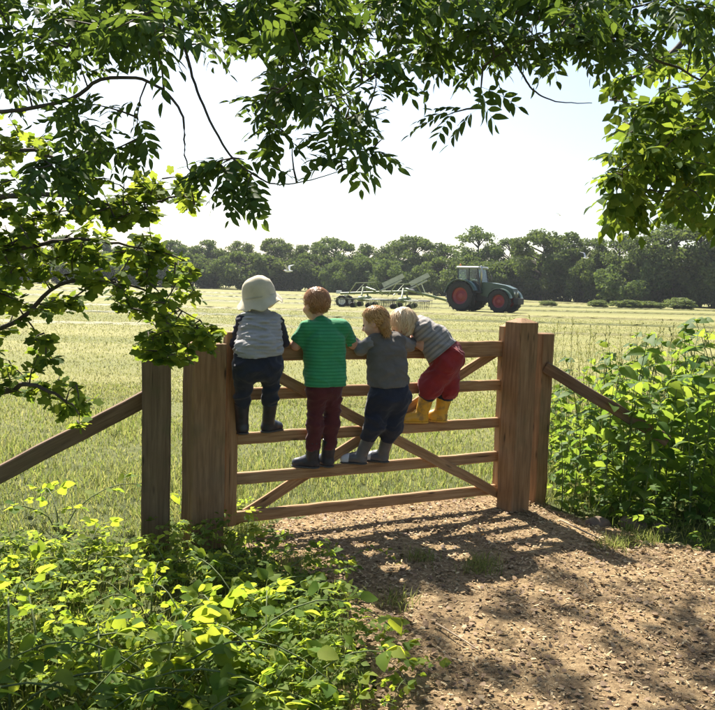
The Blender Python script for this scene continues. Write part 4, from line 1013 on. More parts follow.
# ------------------------------------------------------------------ grass
def blades(xy, h, w, r, lean=.45, seed=0):
    n = len(xy); z0 = np.zeros(n)
    a = r.uniform(0, 2 * math.pi, n); sd = np.stack([np.cos(a), np.sin(a), z0], 1); ld = r.normal(size=(n, 3)) * [1, 1, 0] * lean
    p = np.stack([xy[:, 0], xy[:, 1], gz(xy[:, 0], xy[:, 1]) - .01], 1); h = h[:, None]; w = w[:, None]
    up = np.array([0, 0, 1.0])
    m = p + up * h * .55 + ld * h * .30; t = p + up * h * (.95 - .25 * np.linalg.norm(ld, axis=1)[:, None]) + ld * h * .95
    V = np.stack([p - sd * w, p + sd * w, m + sd * w * .75, m - sd * w * .75, t], 1).reshape(-1, 3)
    o = np.arange(n)[:, None] * 5
    return V, np.array([[3, 2, 4]]) + o, np.array([[0, 1, 2, 3]]) + o
def scatter(n, x0, x1, y0, y1, r): return np.stack([r.uniform(x0, x1, n), r.uniform(y0, y1, n)], 1)
def wedge(n, ya, yb, r, margin=1.12, power=1.0):
    """points over the ground the camera could see and a bit beside, between depths ya..yb"""
    Y = ya + (yb - ya) * r.uniform(0, 1, n) ** power; X = r.uniform(-1, 1, n) * (Y * .47 * margin + .8); return np.stack([X, Y], 1)
def clump(xy, s, seed): return .5 + .5 * noise3(np.stack([xy[:, 0], xy[:, 1], np.zeros(len(xy))], 1), s, seed)
def gate_side(xy): return (xy - GL[:2]) @ GN[:2]          # >0 = camera side of the gate line
ON_PATH = lambda xy: inpoly(xy[:, 0] + .05 * np.sin(xy[:, 1] * 21), xy[:, 1] + .05 * np.sin(xy[:, 0] * 17), PATH)
r = np.random.default_rng(21)
xy = wedge(90000, 4.9, 13.5, r, 1.15, 1.25); xy = xy[(gate_side(xy) < .12) & (~ON_PATH(xy))]
c = clump(xy, 1.6, 1); h = (.035 + .15 * c ** 1.6 * r.uniform(.3, 1.25, len(xy))) * np.interp(xy[:, 1], [5, 8, 11, 13.5], [1.15, .95, .55, .3])
V, T, Q = blades(xy, h, r.uniform(.0018, .0042, len(xy)) * np.interp(xy[:, 1], [5, 13], [1, 2]), r)
tag(link('meadow_grass', new_mesh('meadow_grass', V, T, Q, True, [M_GRASS])), 'long sunlit meadow grass just behind the gate', 'grass', None, 'stuff')
xy = wedge(120000, 10.5, 46, r, 1.1, 1.5); c = clump(xy, .8, 2)
xy = xy[c + r.uniform(-.3, .3, len(xy)) > .25]
V, T, Q = blades(xy, r.uniform(.03, .085, len(xy)), r.uniform(.003, .007, len(xy)) * np.interp(xy[:, 1], [10, 46], [1, 3]), r, .8)
tag(link('mown_stubble', new_mesh('mown_stubble', V, T, Q, True, [M_MOWN])), 'short pale stubble of the mown field', 'grass', None, 'stuff')
xy = wedge(26000, 2.0, 6.2, r, 1.3); xy = xy[(~ON_PATH(xy)) & (gate_side(xy) > -.1)]
V, T, Q = blades(xy, r.uniform(.04, .17, len(xy)), r.uniform(.0018, .0035, len(xy)), r)
tag(link('verge_grass', new_mesh('verge_grass', V, T, Q, True, [M_GRASS])), 'grass growing among the weeds beside the path', 'grass', None, 'stuff')
# tufts at the foot of the nettles and on the path
tp = [G(*p) for p in ((625, 545), (640, 540), (612, 548), (486, 566), (478, 572), (300, 566), (345, 600), (395, 605), (420, 560))]
xs = np.concatenate([r.normal(0, .05, (150, 2)) + t[:2] for t in tp])
V, T, Q = blades(xs, r.uniform(.04, .13, len(xs)), r.uniform(.0015, .003, len(xs)), r, .6)
tag(link('path_tufts', new_mesh('path_tufts', V, T, Q, True, [M_GRASS])), 'small grass tufts on the path edge', 'grass', None, 'stuff')
# tall grass stalks with seed heads at the right
n = 260; xy = np.stack([r.uniform(1.5, 5.5, n), r.uniform(6.0, 9.5, n)], 1); mb = MB()
for (x, y) in xy:
    hh = r.uniform(.75, 1.35); l = r.normal(0, .10, 2); p = np.array([[x, y, 0], [x + l[0] * .4, y + l[1] * .4, hh * .6], [x + l[0] * 1.1, y + l[1] * 1.1, hh]])
    mb.tube(p, [.0028, .002, .0013], 3, False); d = nrm(p[2] - p[1])
    for j in range(9):
        q = p[2] - d * j * .018; sd = nrm(r.normal(size=3)); mb.add([q, q + sd * .012 + d * .012, q + d * .03 + sd * .022, q + d * .02], None, [[0, 1, 2, 3]])
tag(link('seed_grass', mb.mesh('seed_grass', [M_MOWN], True)), 'tall flowering grass stalks rising behind the nettles', 'grass', None, 'stuff')
# ------------------------------------------------------------------ leaves
def blade_leaf(L, W, n=3, fold=.25, droop=.25, peak=.4, serr=0.0):
    """lance- or egg-shaped leaf along +X, base at origin, folded along the midrib, tip drooping"""
    V = [[0, 0, 0]]; T = []; Q = []
    for i in range(1, n + 1):
        t = i / (n + 1); w = W / 2 * (math.sin(math.pi * t ** (math.log(.5) / math.log(peak))) ** .85) * (1 + serr * (-1) ** i); z = -droop * L * t * t
        V += [[L * t, -w, z + fold * w], [L * t, 0, z], [L * t, w, z + fold * w]]
    V.append([L, 0, -droop * L]); e = len(V) - 1
    T += [[0, 1, 2], [0, 2, 3], [e, e - 2, e - 3], [e, e - 1, e - 2]]
    for i in range(n - 1):
        b = 1 + i * 3; Q += [[b, b + 3, b + 4, b + 1], [b + 1, b + 4, b + 5, b + 2]]
    return np.array(V, float), np.array(T), np.array(Q) if Q else np.zeros((0, 4), int)
def lobed_leaf(L, seed, lobes=5, cup=.18, depth=.36):
    r = np.random.default_rng(seed); n = lobes * 4 + 2
    V = [[L * .42, 0, 0]]; a0 = math.pi
    for i in range(n):
        a = -math.pi + 2 * math.pi * (i + .5) / n; u = (a / math.pi)
        lob = abs(math.cos(a * lobes / 2)) ** .7; rad = L * .55 * ((1 - depth) + depth * lob) * (1.0 - .25 * abs(u) ** 2) * r.uniform(.92, 1.08)
        V.append([L * .42 + math.cos(a) * rad, math.sin(a) * rad, -cup * rad * rad / L + cup * .4 * abs(math.sin(a)) * rad])
    T = [[0, 1 + i, 1 + (i + 1) % n] for i in range(n)]
    return np.array(V), np.array(T), np.zeros((0, 4), int)
def stalk(a, b, w):
    d = nrm(np.asarray(b) - a); s = nrm(np.cross(d, [0.1, .2, 1])) * w
    return np.array([a - s, a + s, b + s * .6, b - s * .6]), [], [[0, 1, 2, 3]]
def compound(pairs, L, lw, spread, seed, droop=.25, W=.031, lL=.075, ang=52, serr=0., peak=.42, petiole=.2, nst=3):
    r = np.random.default_rng(seed); mb = MB(); pts = [np.array([L * t, 0, -droop * L * t * t]) for t in np.linspace(0, 1, 5)]
    for a, b in zip(pts, pts[1:]): mb.add(*stalk(a, b, lw))
    for i in range(pairs + 1):
        t = petiole + (1 - petiole) * i / pairs; p = np.array([L * t, 0, -droop * L * t * t]); sc = (.75 + .35 * math.sin(math.pi * (.25 + .6 * t))) * r.uniform(.88, 1.1)
        for sd in ((0,) if i == pairs else (-1, 1)):
            V, T, Q = blade_leaf(lL * sc, W * sc, nst, .22, r.uniform(.1, .35), peak, serr)
            a = R(sd * ang * r.uniform(.85, 1.15)); tl = r.uniform(-.35, .35)
            Rx = np.array([[1, 0, 0], [0, math.cos(tl), -math.sin(tl)], [0, math.sin(tl), math.cos(tl)]])
            Rz = np.array([[math.cos(a), -math.sin(a), 0], [math.sin(a), math.cos(a), 0], [0, 0, 1]])
            pt = R(r.uniform(0, 28)); Ry = np.array([[math.cos(pt), 0, math.sin(pt)], [0, 1, 0], [-math.sin(pt), 0, math.cos(pt)]])
            mb.add(V @ (Rz @ Ry @ Rx).T + p, T, Q)
    return mb.arrays()
def leaf_meshes(name, arrs, mat): return [new_mesh(name, V, T, Q, True, [mat]) for V, T, Q in arrs]
ASH_A = [compound(4, .21, .0012, 0, 300 + i, .18 + .06 * i) for i in range(5)]
MAP_A = []
for i in range(5):
    V, T, Q = lobed_leaf(.060, 320 + i); mb = MB(); mb.add(V + [.022, 0, 0], T, Q); mb.add(*stalk(np.zeros(3), np.array([.045, 0, 0]), .0008)); MAP_A.append(mb.arrays())
OAK_A = [compound(2, .11, .001, 0, 330 + i, .2, .036, .062, 55, .12, .5, .25) for i in range(4)]
BRA_A = [compound(1, .055, .0014, 0, 340 + i, .15, .050, .060, 70, .05, .40, .95, 6) for i in range(5)]
NET_A = [blade_leaf(.082, .052, 6, .2, .35, .34, .05), blade_leaf(.068, .046, 6, .25, .5, .36, .05), blade_leaf(.09, .058, 6, .15, .25, .34, .05)]
HRB_A = [compound(2, .075, .0009, 0, 350 + i, .25, .020, .034, 50, .1, .45, .3) for i in range(4)]
EUL = lambda d, nh: frame(d, nh)

def grow(limbs_pts, targets, r, sag=.06, wig=.08):
    nodes = np.concatenate([np.array(resample(l, .08)) for l in limbs_pts]); out = []
    order = np.argsort([np.min(np.linalg.norm(nodes - t, axis=1)) for t in targets])
    for ti in order:
        t = targets[ti]; i = np.argmin(np.linalg.norm(nodes - t, axis=1)); a = nodes[i]; L = np.linalg.norm(t - a)
        ts = np.linspace(0, 1, max(3, int(L / .07) + 2)); mid = (a + t) / 2 + r.normal(0, wig, 3) * L + [0, 0, sag * L]
        pts = [(1 - u) ** 2 * a + 2 * u * (1 - u) * mid + u * u * t for u in ts]
        out.append(np.array(pts)); nodes = np.vstack([nodes, pts[1:]])
    return out
def resample(l, step):
    l = np.asarray(l, float); seg = np.linalg.norm(np.diff(l, axis=0), axis=1); c = np.concatenate([[0], np.cumsum(seg)])
    u = np.linspace(0, c[-1], max(2, int(c[-1] / step)))
    return np.stack([np.interp(u, c, l[:, k]) for k in range(3)], 1)
def smooth_poly(l, n=6):
    l = np.asarray(l, float); out = []
    for i in range(len(l) - 1):
        p0, p1, p2, p3 = l[max(i - 1, 0)], l[i], l[i + 1], l[min(i + 2, len(l) - 1)]
        for u in np.linspace(0, 1, n, endpoint=False):
            out.append(.5 * ((2 * p1) + (-p0 + p2) * u + (2 * p0 - 5 * p1 + 4 * p2 - p3) * u * u + (-p0 + 3 * p1 - 3 * p2 + p3) * u ** 3))
    out.append(l[-1]); return np.array(out)
def poly_targets(poly, n, y0, y1, r):
    poly = np.array(poly, float); out = []
    lo, hi = poly.min(0), poly.max(0)
    while len(out) < n:
        x, y = r.uniform(lo[0], hi[0]), r.uniform(lo[1], hi[1])
        if inpoly(np.array([x]), np.array([y]), poly)[0]: out.append(P(x, y, r.uniform(y0, y1)))
    return out
def leafy_tree(name, label, cat, base, trunk_pts, trunk_r, limb_list, targets, arrs, mat, per, r, droop=.35, scale=(.8, 1.15), bark=None, max_parts=290, upw=1.0, spread=.7, clear=()):
    """trunk and each limb parts; twigs one part; the leaves largest in view parts, the rest one stuff part"""
    root = empty(name, base, label, cat); o = np.asarray(base, float)
    V, T, Q = tube(smooth_poly(trunk_pts, 5), np.interp(np.linspace(0, 1, (len(trunk_pts) - 1) * 5 + 1), np.linspace(0, 1, len(trunk_r)), trunk_r), 12)
    link('trunk', new_mesh('trunk', V - o, T, Q, True, [M_BARK]), root)
    limb_s = []
    for pts, r0, r1 in limb_list:
        sp = smooth_poly(pts, 6); sp[1:-1] += r.normal(0, min(.008, r0 * .22), (len(sp) - 2, 3)); limb_s.append(sp)
        V, T, Q = tube(sp, np.linspace(r0, r1, len(sp)), 7); link('branch', new_mesh('branch', V - o, T, Q, True, [bark or M_TWIG]), root)
    paths = grow(limb_s, targets, r); mb = MB()
    for p in paths: mb.tube(p, np.linspace(.0042, .0012, len(p)), 4, False)
    V, T, Q = mb.arrays(); tw = link('twigs', new_mesh('twigs', V - o, T, Q, True, [bark or M_TWIG]), root); tw['kind'] = 'stuff'
    Ms = []
    for p in paths:
        m = r.integers(per[0], per[1] + 1)
        for j in range(m):
            u = 1 - (j / m) * r.uniform(.3, .9); k = min(len(p) - 1, max(1, int(u * (len(p) - 1)))); q = p[k]
            d = nrm(nrm(p[k] - p[k - 1]) * .6 + r.normal(size=3) * [spread, spread, spread * .45] + np.array([0, 0, -droop]))
            nh = nrm(np.array([0, 0, upw]) + r.normal(0, .45, 3)); Ms.append(M4(frame(d, nh), q, r.uniform(*scale)))
    Ms = np.array(Ms); pos = Ms[:, :3, 3] + Ms[:, :3, 0] * .08; q = pos - CAM; w = q @ _f; pp = proj(pos)
    if clear:        # open gaps in the crown
        gap = np.zeros(len(Ms), bool)
        for poly in clear: gap |= inpoly(pp[:, 0], pp[:, 1], poly) & (w > .2)
        Ms, pos, w, pp = Ms[~gap], pos[~gap], w[~gap], pp[~gap]
    vis = (w > .2) & (np.abs(pp[:, 0] - CX) < 372) & (np.abs(pp[:, 1] - CY) < 368)
    key = np.where(vis, w, 1e3 + w); order = np.argsort(key); np_parts = min(max_parts, int(vis.sum()))
    me = leaf_meshes('leaf', arrs, mat); var = r.integers(0, len(arrs), len(Ms))
    for i in order[:np_parts]:
        m = Ms[i].copy(); m[:3, 3] -= o; link('leaf', me[var[i]], root, M=m)
    mb = MB()
    for v in range(len(arrs)):
        idx = [i for i in order[np_parts:] if var[i] == v]
        if idx:
            W, T, Q = bake(*arrs[v], Ms[idx]); mb.add(W, T, Q)
    V, T, Q = mb.arrays(); fo = link('foliage', new_mesh('foliage', V - o, T, Q, True, [mat]), root); fo['kind'] = 'stuff'
    return root

r = np.random.default_rng(77)
# ash: trunk outside the left of the picture, boughs reaching over the gate path
AT = [P(-330, 300, 3.3)]; ab = np.array([-3.1, 3.5, 0.0])
tr_pts = [ab + [0, 0, -.1], ab + [.05, .05, 1.6], ab + [.15, .1, 3.2], ab + [.35, .3, 5.2], ab + [.8, .6, 7.0]]
ash_limbs = [([tr_pts[2] + [0, 0, -.4], P(60, -60, 3.3), P(170, -20, 3.1), P(330, -10, 3.0), P(480, 5, 3.1), P(610, 40, 3.3), P(700, 80, 3.5)], .022, .004),
             ([tr_pts[2], P(100, -110, 3.4), P(300, -80, 3.5), P(480, -70, 3.7), P(700, -60, 3.9)], .045, .008),
             ([tr_pts[2] + [0, 0, -1.0], P(20, 110, 3.1), P(100, 80, 3.0), P(150, 82, 2.95), P(181, 112, 2.9), P(184, 145, 2.9), P(190, 175, 2.9)], .009, .0022),
             ([P(170, -20, 3.1), P(188, 60, 3.05), P(203, 105, 2.95), P(226, 150, 2.9), P(250, 172, 2.9), P(275, 184, 2.9), P(305, 181, 2.9), P(343, 170, 2.9)], .006, .0014),
             ([P(480, 5, 3.1), P(520, 70, 3.1), P(535, 92, 3.1), P(560, 102, 3.1), P(592, 103, 3.1)], .005, .0014),
             ([tr_pts[3], [-1.8, 5.2, 5.8], [-1.0, 7.0, 6.2], [.2, 8.8, 6.3]], .05, .012), ([tr_pts[3] + [0, 0, -.3], [-1.2, 3.6, 5.2], [.6, 4.0, 5.3], [2.0, 4.6, 5.2]], .05, .012)]
A1 = [(-40, 105), (60, 80), (100, 40), (150, 45), (215, 62), (245, 60), (258, 112), (290, 130), (330, 128), (355, 130), (380, 110), (392, 66), (425, 50), (436, 82), (462, 90), (482, 75), (500, 42), (545, 50), (590, 60), (640, 90), (720, 130), (760, 60), (760, -60), (-40, -60)]
A2 = [(20, 160), (85, 90), (128, 95), (148, 130), (150, 150), (110, 158), (50, 180)]
A3 = [(205, 150), (245, 155), (262, 190), (250, 205), (225, 200), (205, 180)]
tg = poly_targets([(110, -30), (640, -30), (600, 35), (480, 70), (400, 50), (375, 100), (275, 100), (240, 45), (110, 40)], 70, 2.6, 3.6, r) + poly_targets(A1, 170, 2.5, 3.8, r) + poly_targets(A2, 13, 2.7, 3.4, r) + poly_targets(A3, 7, 2.8, 3.0, r)
tg += [P(x, y, 2.95) for x, y in ((262, 118), (275, 128), (292, 140), (340, 150), (372, 150), (383, 138), (440, 118), (478, 108), (345, 120))]
for k in range(130):      # high crown above the picture, over the gate
    tg.append(np.array([r.uniform(-1.9, .5), r.uniform(6.9, 9.4), r.uniform(5.6, 6.8)]))
HOLES = [[(136, 98), (200, 112), (262, 106), (266, 158), (236, 162), (205, 148), (178, 172), (160, 165), (148, 130)],
         [(280, 178), (300, 172), (345, 172), (385, 165), (402, 108), (428, 134), (470, 132), (500, 98), (560, 108), (602, 110), (602, 225), (560, 250), (280, 250)]]
leafy_tree('ash_tree', 'ash tree whose dark feathered leaves hang across the top of the picture', 'tree', ab, tr_pts, [.20, .17, .14, .10, .05], ash_limbs, tg, ASH_A, M_ASH, (4, 6), r, .22, (.52, .82), spread=.8, clear=HOLES)

mb_ = np.array([-2.5, 3.7, 0.0])
mt = [mb_ + [0, 0, -.1], mb_ + [.1, 0, .8], mb_ + [.2, -.05, 1.6], mb_ + [.3, -.1, 2.6]]
ml = [([mt[2] + [0, 0, .1], P(-10, 200, 3.45), P(60, 195, 3.35), P(110, 205, 3.3), P(160, 200, 3.3), P(210, 190, 3.3)], .016, .002),
      ([mt[1] + [0, 0, .3], P(0, 330, 3.5), P(60, 285, 3.45), P(130, 285, 3.45), P(200, 320, 3.5)], .014, .002),
      ([mt[2], P(10, 250, 3.4), P(70, 240, 3.35), P(130, 245, 3.35), P(190, 262, 3.4)], .013, .002),
      ([mt[1], P(-5, 395, 3.4), P(30, 385, 3.35), P(65, 400, 3.35), P(80, 415, 3.35)], .016, .002),
      ([mt[2] + [0, 0, .5], P(20, 150, 3.5), P(70, 170, 3.4), P(120, 185, 3.4)], .013, .002)]
B1 = [(-40, 185), (70, 172), (140, 178), (200, 178), (212, 200), (165, 222), (30, 250), (-40, 250)]
B2 = [(-40, 240), (150, 236), (195, 268), (212, 310), (208, 330), (170, 335), (120, 310), (60, 312), (-40, 330)]
B3 = [(-40, 325), (50, 330), (70, 375), (98, 400), (90, 425), (70, 425), (40, 395), (-40, 390)]
tg = poly_targets(B1, 125, 3.0, 3.9, r) + poly_targets(B2, 185, 3.0, 3.9, r) + poly_targets(B3, 52, 3.2, 3.8, r) + poly_targets([(-60, 90), (30, 100), (60, 160), (-40, 200)], 30, 3.2, 4.0, r) + poly_targets([(130, 325), (222, 325), (222, 352), (190, 366), (140, 360)], 48, 3.2, 3.8, r)
tg += [np.array([-2.5, 3.7, 1.9]) + r.normal(0, .45, 3) for k in range(50)]
leafy_tree('maple_tree', 'field maple with yellow-green backlit leaves hanging over the left posts', 'tree', mb_, mt, [.09, .075, .06, .03], ml, tg, MAP_A, M_MAPLE, (8, 13), r, .35, (.42, .92), max_parts=295, spread=1.1)

ob = np.array([3.4, 4.7, 0.0]); ot = [ob + [0, 0, -.1], ob + [-.05, 0, 1.4], ob + [-.1, -.05, 2.8], ob + [0, .1, 4.6]]
ol = [([ot[2], P(760, 90, 4.3), P(700, 120, 4.1), P(650, 150, 4.0), P(622, 200, 3.95)], .04, .004), ([ot[2] + [0, 0, -.5], P(750, 190, 4.3), P(700, 180, 4.1), P(660, 195, 4.0)], .03, .004), ([ot[2] + [0, 0, .4], P(740, 20, 4.3), P(660, 60, 4.1), P(610, 100, 3.9)], .03, .004)]
C1 = [(612, 120), (655, 108), (740, 150), (740, 235), (690, 222), (655, 215), (640, 232), (618, 225), (606, 200), (606, 165)]
tg = poly_targets(C1, 80, 3.5, 4.6, r) + poly_targets([(600, 80), (740, 30), (760, 160), (640, 130)], 34, 3.5, 4.6, r) + [ob + np.array([-.2, -.1, 3.2]) + r.normal(0, .5, 3) for k in range(40)]
leafy_tree('hazel_tree', 'tree with bright broad leaves drooping down the upper right side', 'tree', ob, ot, [.13, .11, .09, .04], ol, tg, OAK_A, M_OAK, (4, 5), r, .4, (.75, 1.2), max_parts=290, spread=.9)

# ------------------------------------------------------------------ nettles, brambles and ground cover
def plant_copy(name, label, cat, group, stem, leaves, loc, rz, s):
    o = empty(name, loc, label, cat, group, rz); o.scale = (s, s, s); link('stem', stem, o)
    for me, m in leaves: link('leaf', me, o, M=m)
    return o
def nettle_variant(seed, H=.9):
    r = np.random.default_rng(seed); mb = MB(); lean = r.normal(0, .12, 2); n = int(H / .085)
    pts = np.array([[lean[0] * t * t * H, lean[1] * t * t * H, H * t] for t in np.linspace(0, 1, n + 1)]); mb.tube(pts, np.linspace(.006, .002, n + 1), 5); L = []
    me = NET_M
    for i in range(1, n + 1):
        a = i * math.pi / 2 + r.uniform(-.3, .3)
        for k in (0, math.pi):
            el = r.uniform(-.45, .35); d = np.array([math.cos(a + k) * math.cos(el), math.sin(a + k) * math.cos(el), math.sin(el)]); sc = (1.5 - .5 * abs(i / n - .55)) * r.uniform(.75, 1.3)
            L.append((me[r.integers(0, 3)], M4(frame(d, np.array([-.13, .36, .85]) + r.normal(0, .38, 3)), pts[i], sc)))
    for k in range(4):
        a = k * 1.57 + .6; d = np.array([math.cos(a), math.sin(a), .9]); L.append((me[1], M4(frame(nrm(d)), pts[-1], .6)))
    return mb.mesh('stem', [M_STEM], True), L
NET_M = leaf_meshes('leaf', NET_A, M_NETT)
NV = [nettle_variant(400 + i, h) for i, h in enumerate((.75, .9, 1.0, .6, .8, .95, .7, .85))]
r = np.random.default_rng(9)
cnt = 0; tries = 0; spots = []
while cnt < 125 and tries < 5000:
    tries += 1
    px, py = r.uniform(548, 740), r.uniform(425, 528); g = G(px, py)
    if g[1] > 9.5: continue
    xy = g[:2]
    if ON_PATH(np.array([xy]))[0] or any(np.hypot(*(xy - s)) < .10 for s in spots): continue
    if np.hypot(*(xy - fpr[:2])) < .16 or np.hypot(*(xy - gpr[:2])) < .2: continue
    spots.append(xy); edge = np.interp(px, [548, 590, 640, 740], [.70, .95, 1.15, 1.3]) * np.interp(g[1], [5, 6, 9], [.75, 1.1, 1.05]); k = r.integers(0, 8)
    plant_copy('nettle_plant', 'leafy nettle in the sunlit green thicket right of the gate', 'plant', 'nettles crowding the right of the gate', *NV[k], (xy[0], xy[1], -.01), r.uniform(-.8, .8), edge * r.uniform(.8, 1.12)); cnt += 1

def bramble_variant(seed, L=.7):
    r = np.random.default_rng(seed); mb = MB(); lv = []
    for k in range(3):
        a = k * 2.1 + r.uniform(-.4, .4); l = L * r.uniform(.7, 1.1); hh = r.uniform(.16, .30)
        pts = np.array([[math.cos(a) * l * t, math.sin(a) * l * t, hh * math.sin(math.pi * min(1, t * .85 + .05)) ** .8] for t in np.linspace(0, 1, 9)]); pts[0, 2] = -.01; mb.tube(pts, np.linspace(.0045, .002, 9), 5)
        for i in range(1, 9):
            dd = nrm(pts[i] - pts[i - 1]); sd = (-1) ** i; d = nrm(np.array([dd[0] * .5 - dd[1] * sd, dd[1] * .5 + dd[0] * sd, r.uniform(.1, .6)]))
            lv.append((BRA_M[r.integers(0, 5)], M4(frame(d, np.array([-.14, .42, .85]) + r.normal(0, .42, 3)), pts[i], .75 + .85 * r.uniform(0, 1) ** 2)))
    return mb.mesh('stem', [M_STEM], True), lv
SUNUP = np.array([-.14, .40, .85])
BRA_M = leaf_meshes('leaf', BRA_A, M_BRAM)
BV = [bramble_variant(420 + i) for i in range(7)]
BRAM = [(60, 515, 1.0), (85, 560, .8), (255, 560, .8), (268, 588, .75), (240, 600, .9), (288, 628, .75), (190, 640, .9), (225, 660, 1.0), (265, 655, .9), (300, 668, .75), (322, 690, .6), (285, 695, 1.0), (215, 700, 1.0),
        (150, 610, .8), (160, 680, 1.0), (40, 660, 1.1), (100, 700, 1.1), (345, 560, .45), (410, 680, .4), (366, 704, .35), (10, 700, 1.2), (318, 640, .5), (170, 575, .7), (130, 600, .6)]
for i, (px, py, s) in enumerate(BRAM):
    g = G(px, min(py + 22 * s, 760)); plant_copy('bramble_plant', {18: 'small bramble sprig alone on the shaded path edge below the gate', 19: 'tiny bramble seedling on the bare path at the bottom'}.get(i, 'yellow-green bramble in the undergrowth at the lower left'), 'plant', 'brambles in the lower left undergrowth', *BV[i % 7], (g[0], g[1], 0), r.uniform(-.7, .7), s)
# fine-leaved ground cover, uncountable
n = 9500; xy = wedge(n, 2.1, 5.6, r, 1.15); xy = xy[(~ON_PATH(xy)) & (xy[:, 0] < 1.4 - 0 * xy[:, 1])]; xy = xy[(gate_side(xy) > -.25)]
c = clump(xy, 3.0, 4); xy = xy[c > .25]; Ms = []
for (x, y) in xy:
    a = r.uniform(0, 6.28); el = r.uniform(-.1, .6); d = np.array([math.cos(a) * math.cos(el), math.sin(a) * math.cos(el), math.sin(el)])
    hz = r.uniform(.02, .24) * (.4 + .8 * float(clump(np.array([[x, y]]), 2.2, 7)[0])); Ms.append(M4(frame(d, SUNUP + r.normal(0, .35, 3)), (x, y, hz), r.uniform(.7, 1.3)))
Ms = np.array(Ms); var = r.integers(0, 4, len(Ms)); mb = MB()
for v in range(4):
    W, T, Q = bake(*HRB_A[v], Ms[var == v]); mb.add(W, T, Q)
for m in Ms[::3]: mb.add(*stalk(np.array([m[0, 3] + r.normal(0, .02), m[1, 3] + r.normal(0, .02), -.01]), m[:3, 3], .0014))
tag(link('ground_cover', mb.mesh('ground_cover', [M_HERB], True)), 'low fine-leaved weeds covering the bank at the lower left', 'weeds', None, 'stuff')
# low weeds under the nettles
n = 1500; xy = np.stack([r.uniform(1.2, 4.2, n), r.uniform(4.6, 7.5, n)], 1); xy = xy[~ON_PATH(xy) & (np.abs(gate_side(xy)) < 3)]; pr_ = proj(np.stack([xy[:, 0], xy[:, 1], xy[:, 0] * 0], 1)); xy = xy[pr_[:, 0] > 552]; Ms = []
for (x, y) in xy:
    a = r.uniform(0, 6.28); el = r.uniform(-.2, .6); d = np.array([math.cos(a) * math.cos(el), math.sin(a) * math.cos(el), math.sin(el)]); Ms.append(M4(frame(d, SUNUP + r.normal(0, .35, 3)), (x, y, r.uniform(.02, .32)), r.uniform(.8, 1.5)))
W, T, Q = bake(*HRB_A[1], np.array(Ms)); mb = MB(); mb.add(W, T, Q)
tag(link('thicket_weeds', mb.mesh('thicket_weeds', [M_NETT], True)), 'small weeds filling the foot of the nettle thicket', 'weeds', None, 'stuff')

# ------------------------------------------------------------------ litter on the path
r = np.random.default_rng(31)
xy = scatter(52000, -1.3, 3.4, 2.0, 6.2, r); xy = xy[ON_PATH(xy)]; n = len(xy)
cv = [np.array([[-.5, -.5, 0], [.5, -.4, 0], [.5, .45, .04], [-.5, .5, .04], [-.45, -.45, .22], [.46, -.36, .22], [.46, .42, .26], [-.46, .46, .26]])]
L = .005 + .022 * r.uniform(0, 1, n) ** 2.2; a = r.uniform(0, 6.28, n); t1 = r.normal(0, .25, n)
Ms = np.zeros((n, 4, 4)); ca, sa = np.cos(a), np.sin(a); asp = r.uniform(.18, .6, n)
Ms[:, 0, 0] = ca * L; Ms[:, 1, 0] = sa * L; Ms[:, 2, 0] = t1 * L; Ms[:, 0, 1] = -sa * L * asp; Ms[:, 1, 1] = ca * L * asp; Ms[:, 2, 1] = r.normal(0, .2, n) * L * asp; Ms[:, 2, 2] = L * .5
Ms[:, :2, 3] = xy; Ms[:, 2, 3] = .008 + r.uniform(0, .012, n); Ms[:, 3, 3] = 1
W, T, Q = bake(cv[0], None, [[4, 5, 6, 7], [0, 1, 5, 4], [1, 2, 6, 5], [2, 3, 7, 6], [3, 0, 4, 7]], Ms)
M_CHIP = leaf_mat('wood_chip', [(.12, .074, .038), (.34, .24, .13), (.58, .46, .28)], [(.1, .06, .03), (.2, .13, .07)], .03, .85, .1)
tag(link('wood_chips', new_mesh('wood_chips', W, T, Q, False, [M_CHIP])), 'loose bark and wood chips strewn over the path', 'wood chips', None, 'stuff')
n = 3600; xy = scatter(n * 3, -1.2, 3.4, 2.0, 6.0, r); xy = xy[ON_PATH(xy)][:n]; Ms = []
for (x, y) in xy: Ms.append(M4(frame((math.cos(x * 91), math.sin(x * 91), r.normal(0, .2)), (r.normal(0, .4), r.normal(0, .4), 1)), (x, y, .014 + r.uniform(0, .01)), r.uniform(.18, .6)))
dl = lobed_leaf(.055, 9, 3, .5, .2); W, T, Q = bake(dl[0], dl[1], None, np.array(Ms))
tag(link('dead_leaves', new_mesh('dead_leaves', W, T, Q, True, [M_DRY])), 'curled brown dead leaves scattered on the path', 'dead leaves', None, 'stuff')
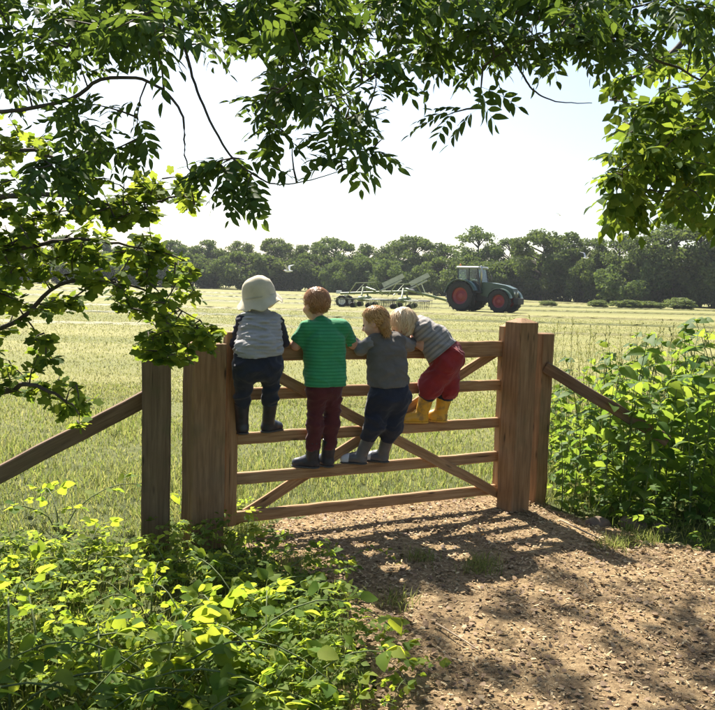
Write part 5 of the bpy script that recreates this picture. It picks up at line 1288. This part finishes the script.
M_STONE = plain('field_stone', (.15, .105, .075), .95, 0, .4, 9, .8, 40)
for i, (px, py, s, lab) in enumerate(((597, 507, .085, 'brown stone at the foot of the nettles nearest the short post'), (634, 509, .10, 'flat brown stone in the middle of the three at the nettles'), (660, 512, .075, 'rightmost small stone at the foot of the nettles'))):
    g = G(px, py + 18); V, Q = sdf_mesh([ell((0, 0, .3 * s), (s, s * .7, s * .55)), ell((s * .4, .2 * s, .2 * s), (s * .6, s * .55, s * .45))], .010, .05, lambda X: .010 * noise3(X, 38, i))
    o = link('stone', new_mesh('stone', V, None, Q, True, [M_STONE]), loc=(g[0], g[1], -.012 - .1 * s)); o.rotation_euler = (0, 0, i * 2.0); tag(o, lab, 'stone', 'stones under the nettles')
def stick(pxs, rad, label, bend):
    pts = np.array([G(*p, z=.025) for p in pxs]); pts = smooth_poly(pts, 6); pts[:, 2] += bend * np.sin(np.linspace(0, 3.1, len(pts))); c = pts[0].copy(); c[2] = 0
    V, T, Q = tube(pts - c, np.linspace(rad, rad * .5, len(pts)), 7); tag(link('stick', new_mesh('stick', V, T, Q, True, [M_STRAWB]), loc=c), label, 'stick', 'dead sticks on the path')
M_STRAWB = plain('dry_stick', (.30, .22, .14), .8, 0, .25, 30)
stick([(436, 624), (455, 637), (478, 650)], .006, 'pale dead stick lying on the path, the longer one', .01)
stick([(560, 520), (585, 535), (604, 541)], .007, 'pale bent stick on the ground beside the right gatepost shadow', .02)

# ------------------------------------------------------------------ summer haze
def haze():
    m = bpy.data.materials.new('haze_air'); m.use_nodes = True; nt = m.node_tree; nt.nodes.clear()
    out = nt.nodes.new('ShaderNodeOutputMaterial'); v = nt.nodes.new('ShaderNodeVolumePrincipled')
    v.inputs['Color'].default_value = (.86, .92, 1.0, 1); v.inputs['Density'].default_value = .00022; v.inputs['Anisotropy'].default_value = .2
    nt.links.new(v.outputs[0], out.inputs['Volume'])
    o = link('haze', MB().box((0, 420, 10.5), (1230, 920, 23)).mesh('haze', [m])); tag(o, 'thin summer haze over the field', 'haze', None, 'stuff')
haze()
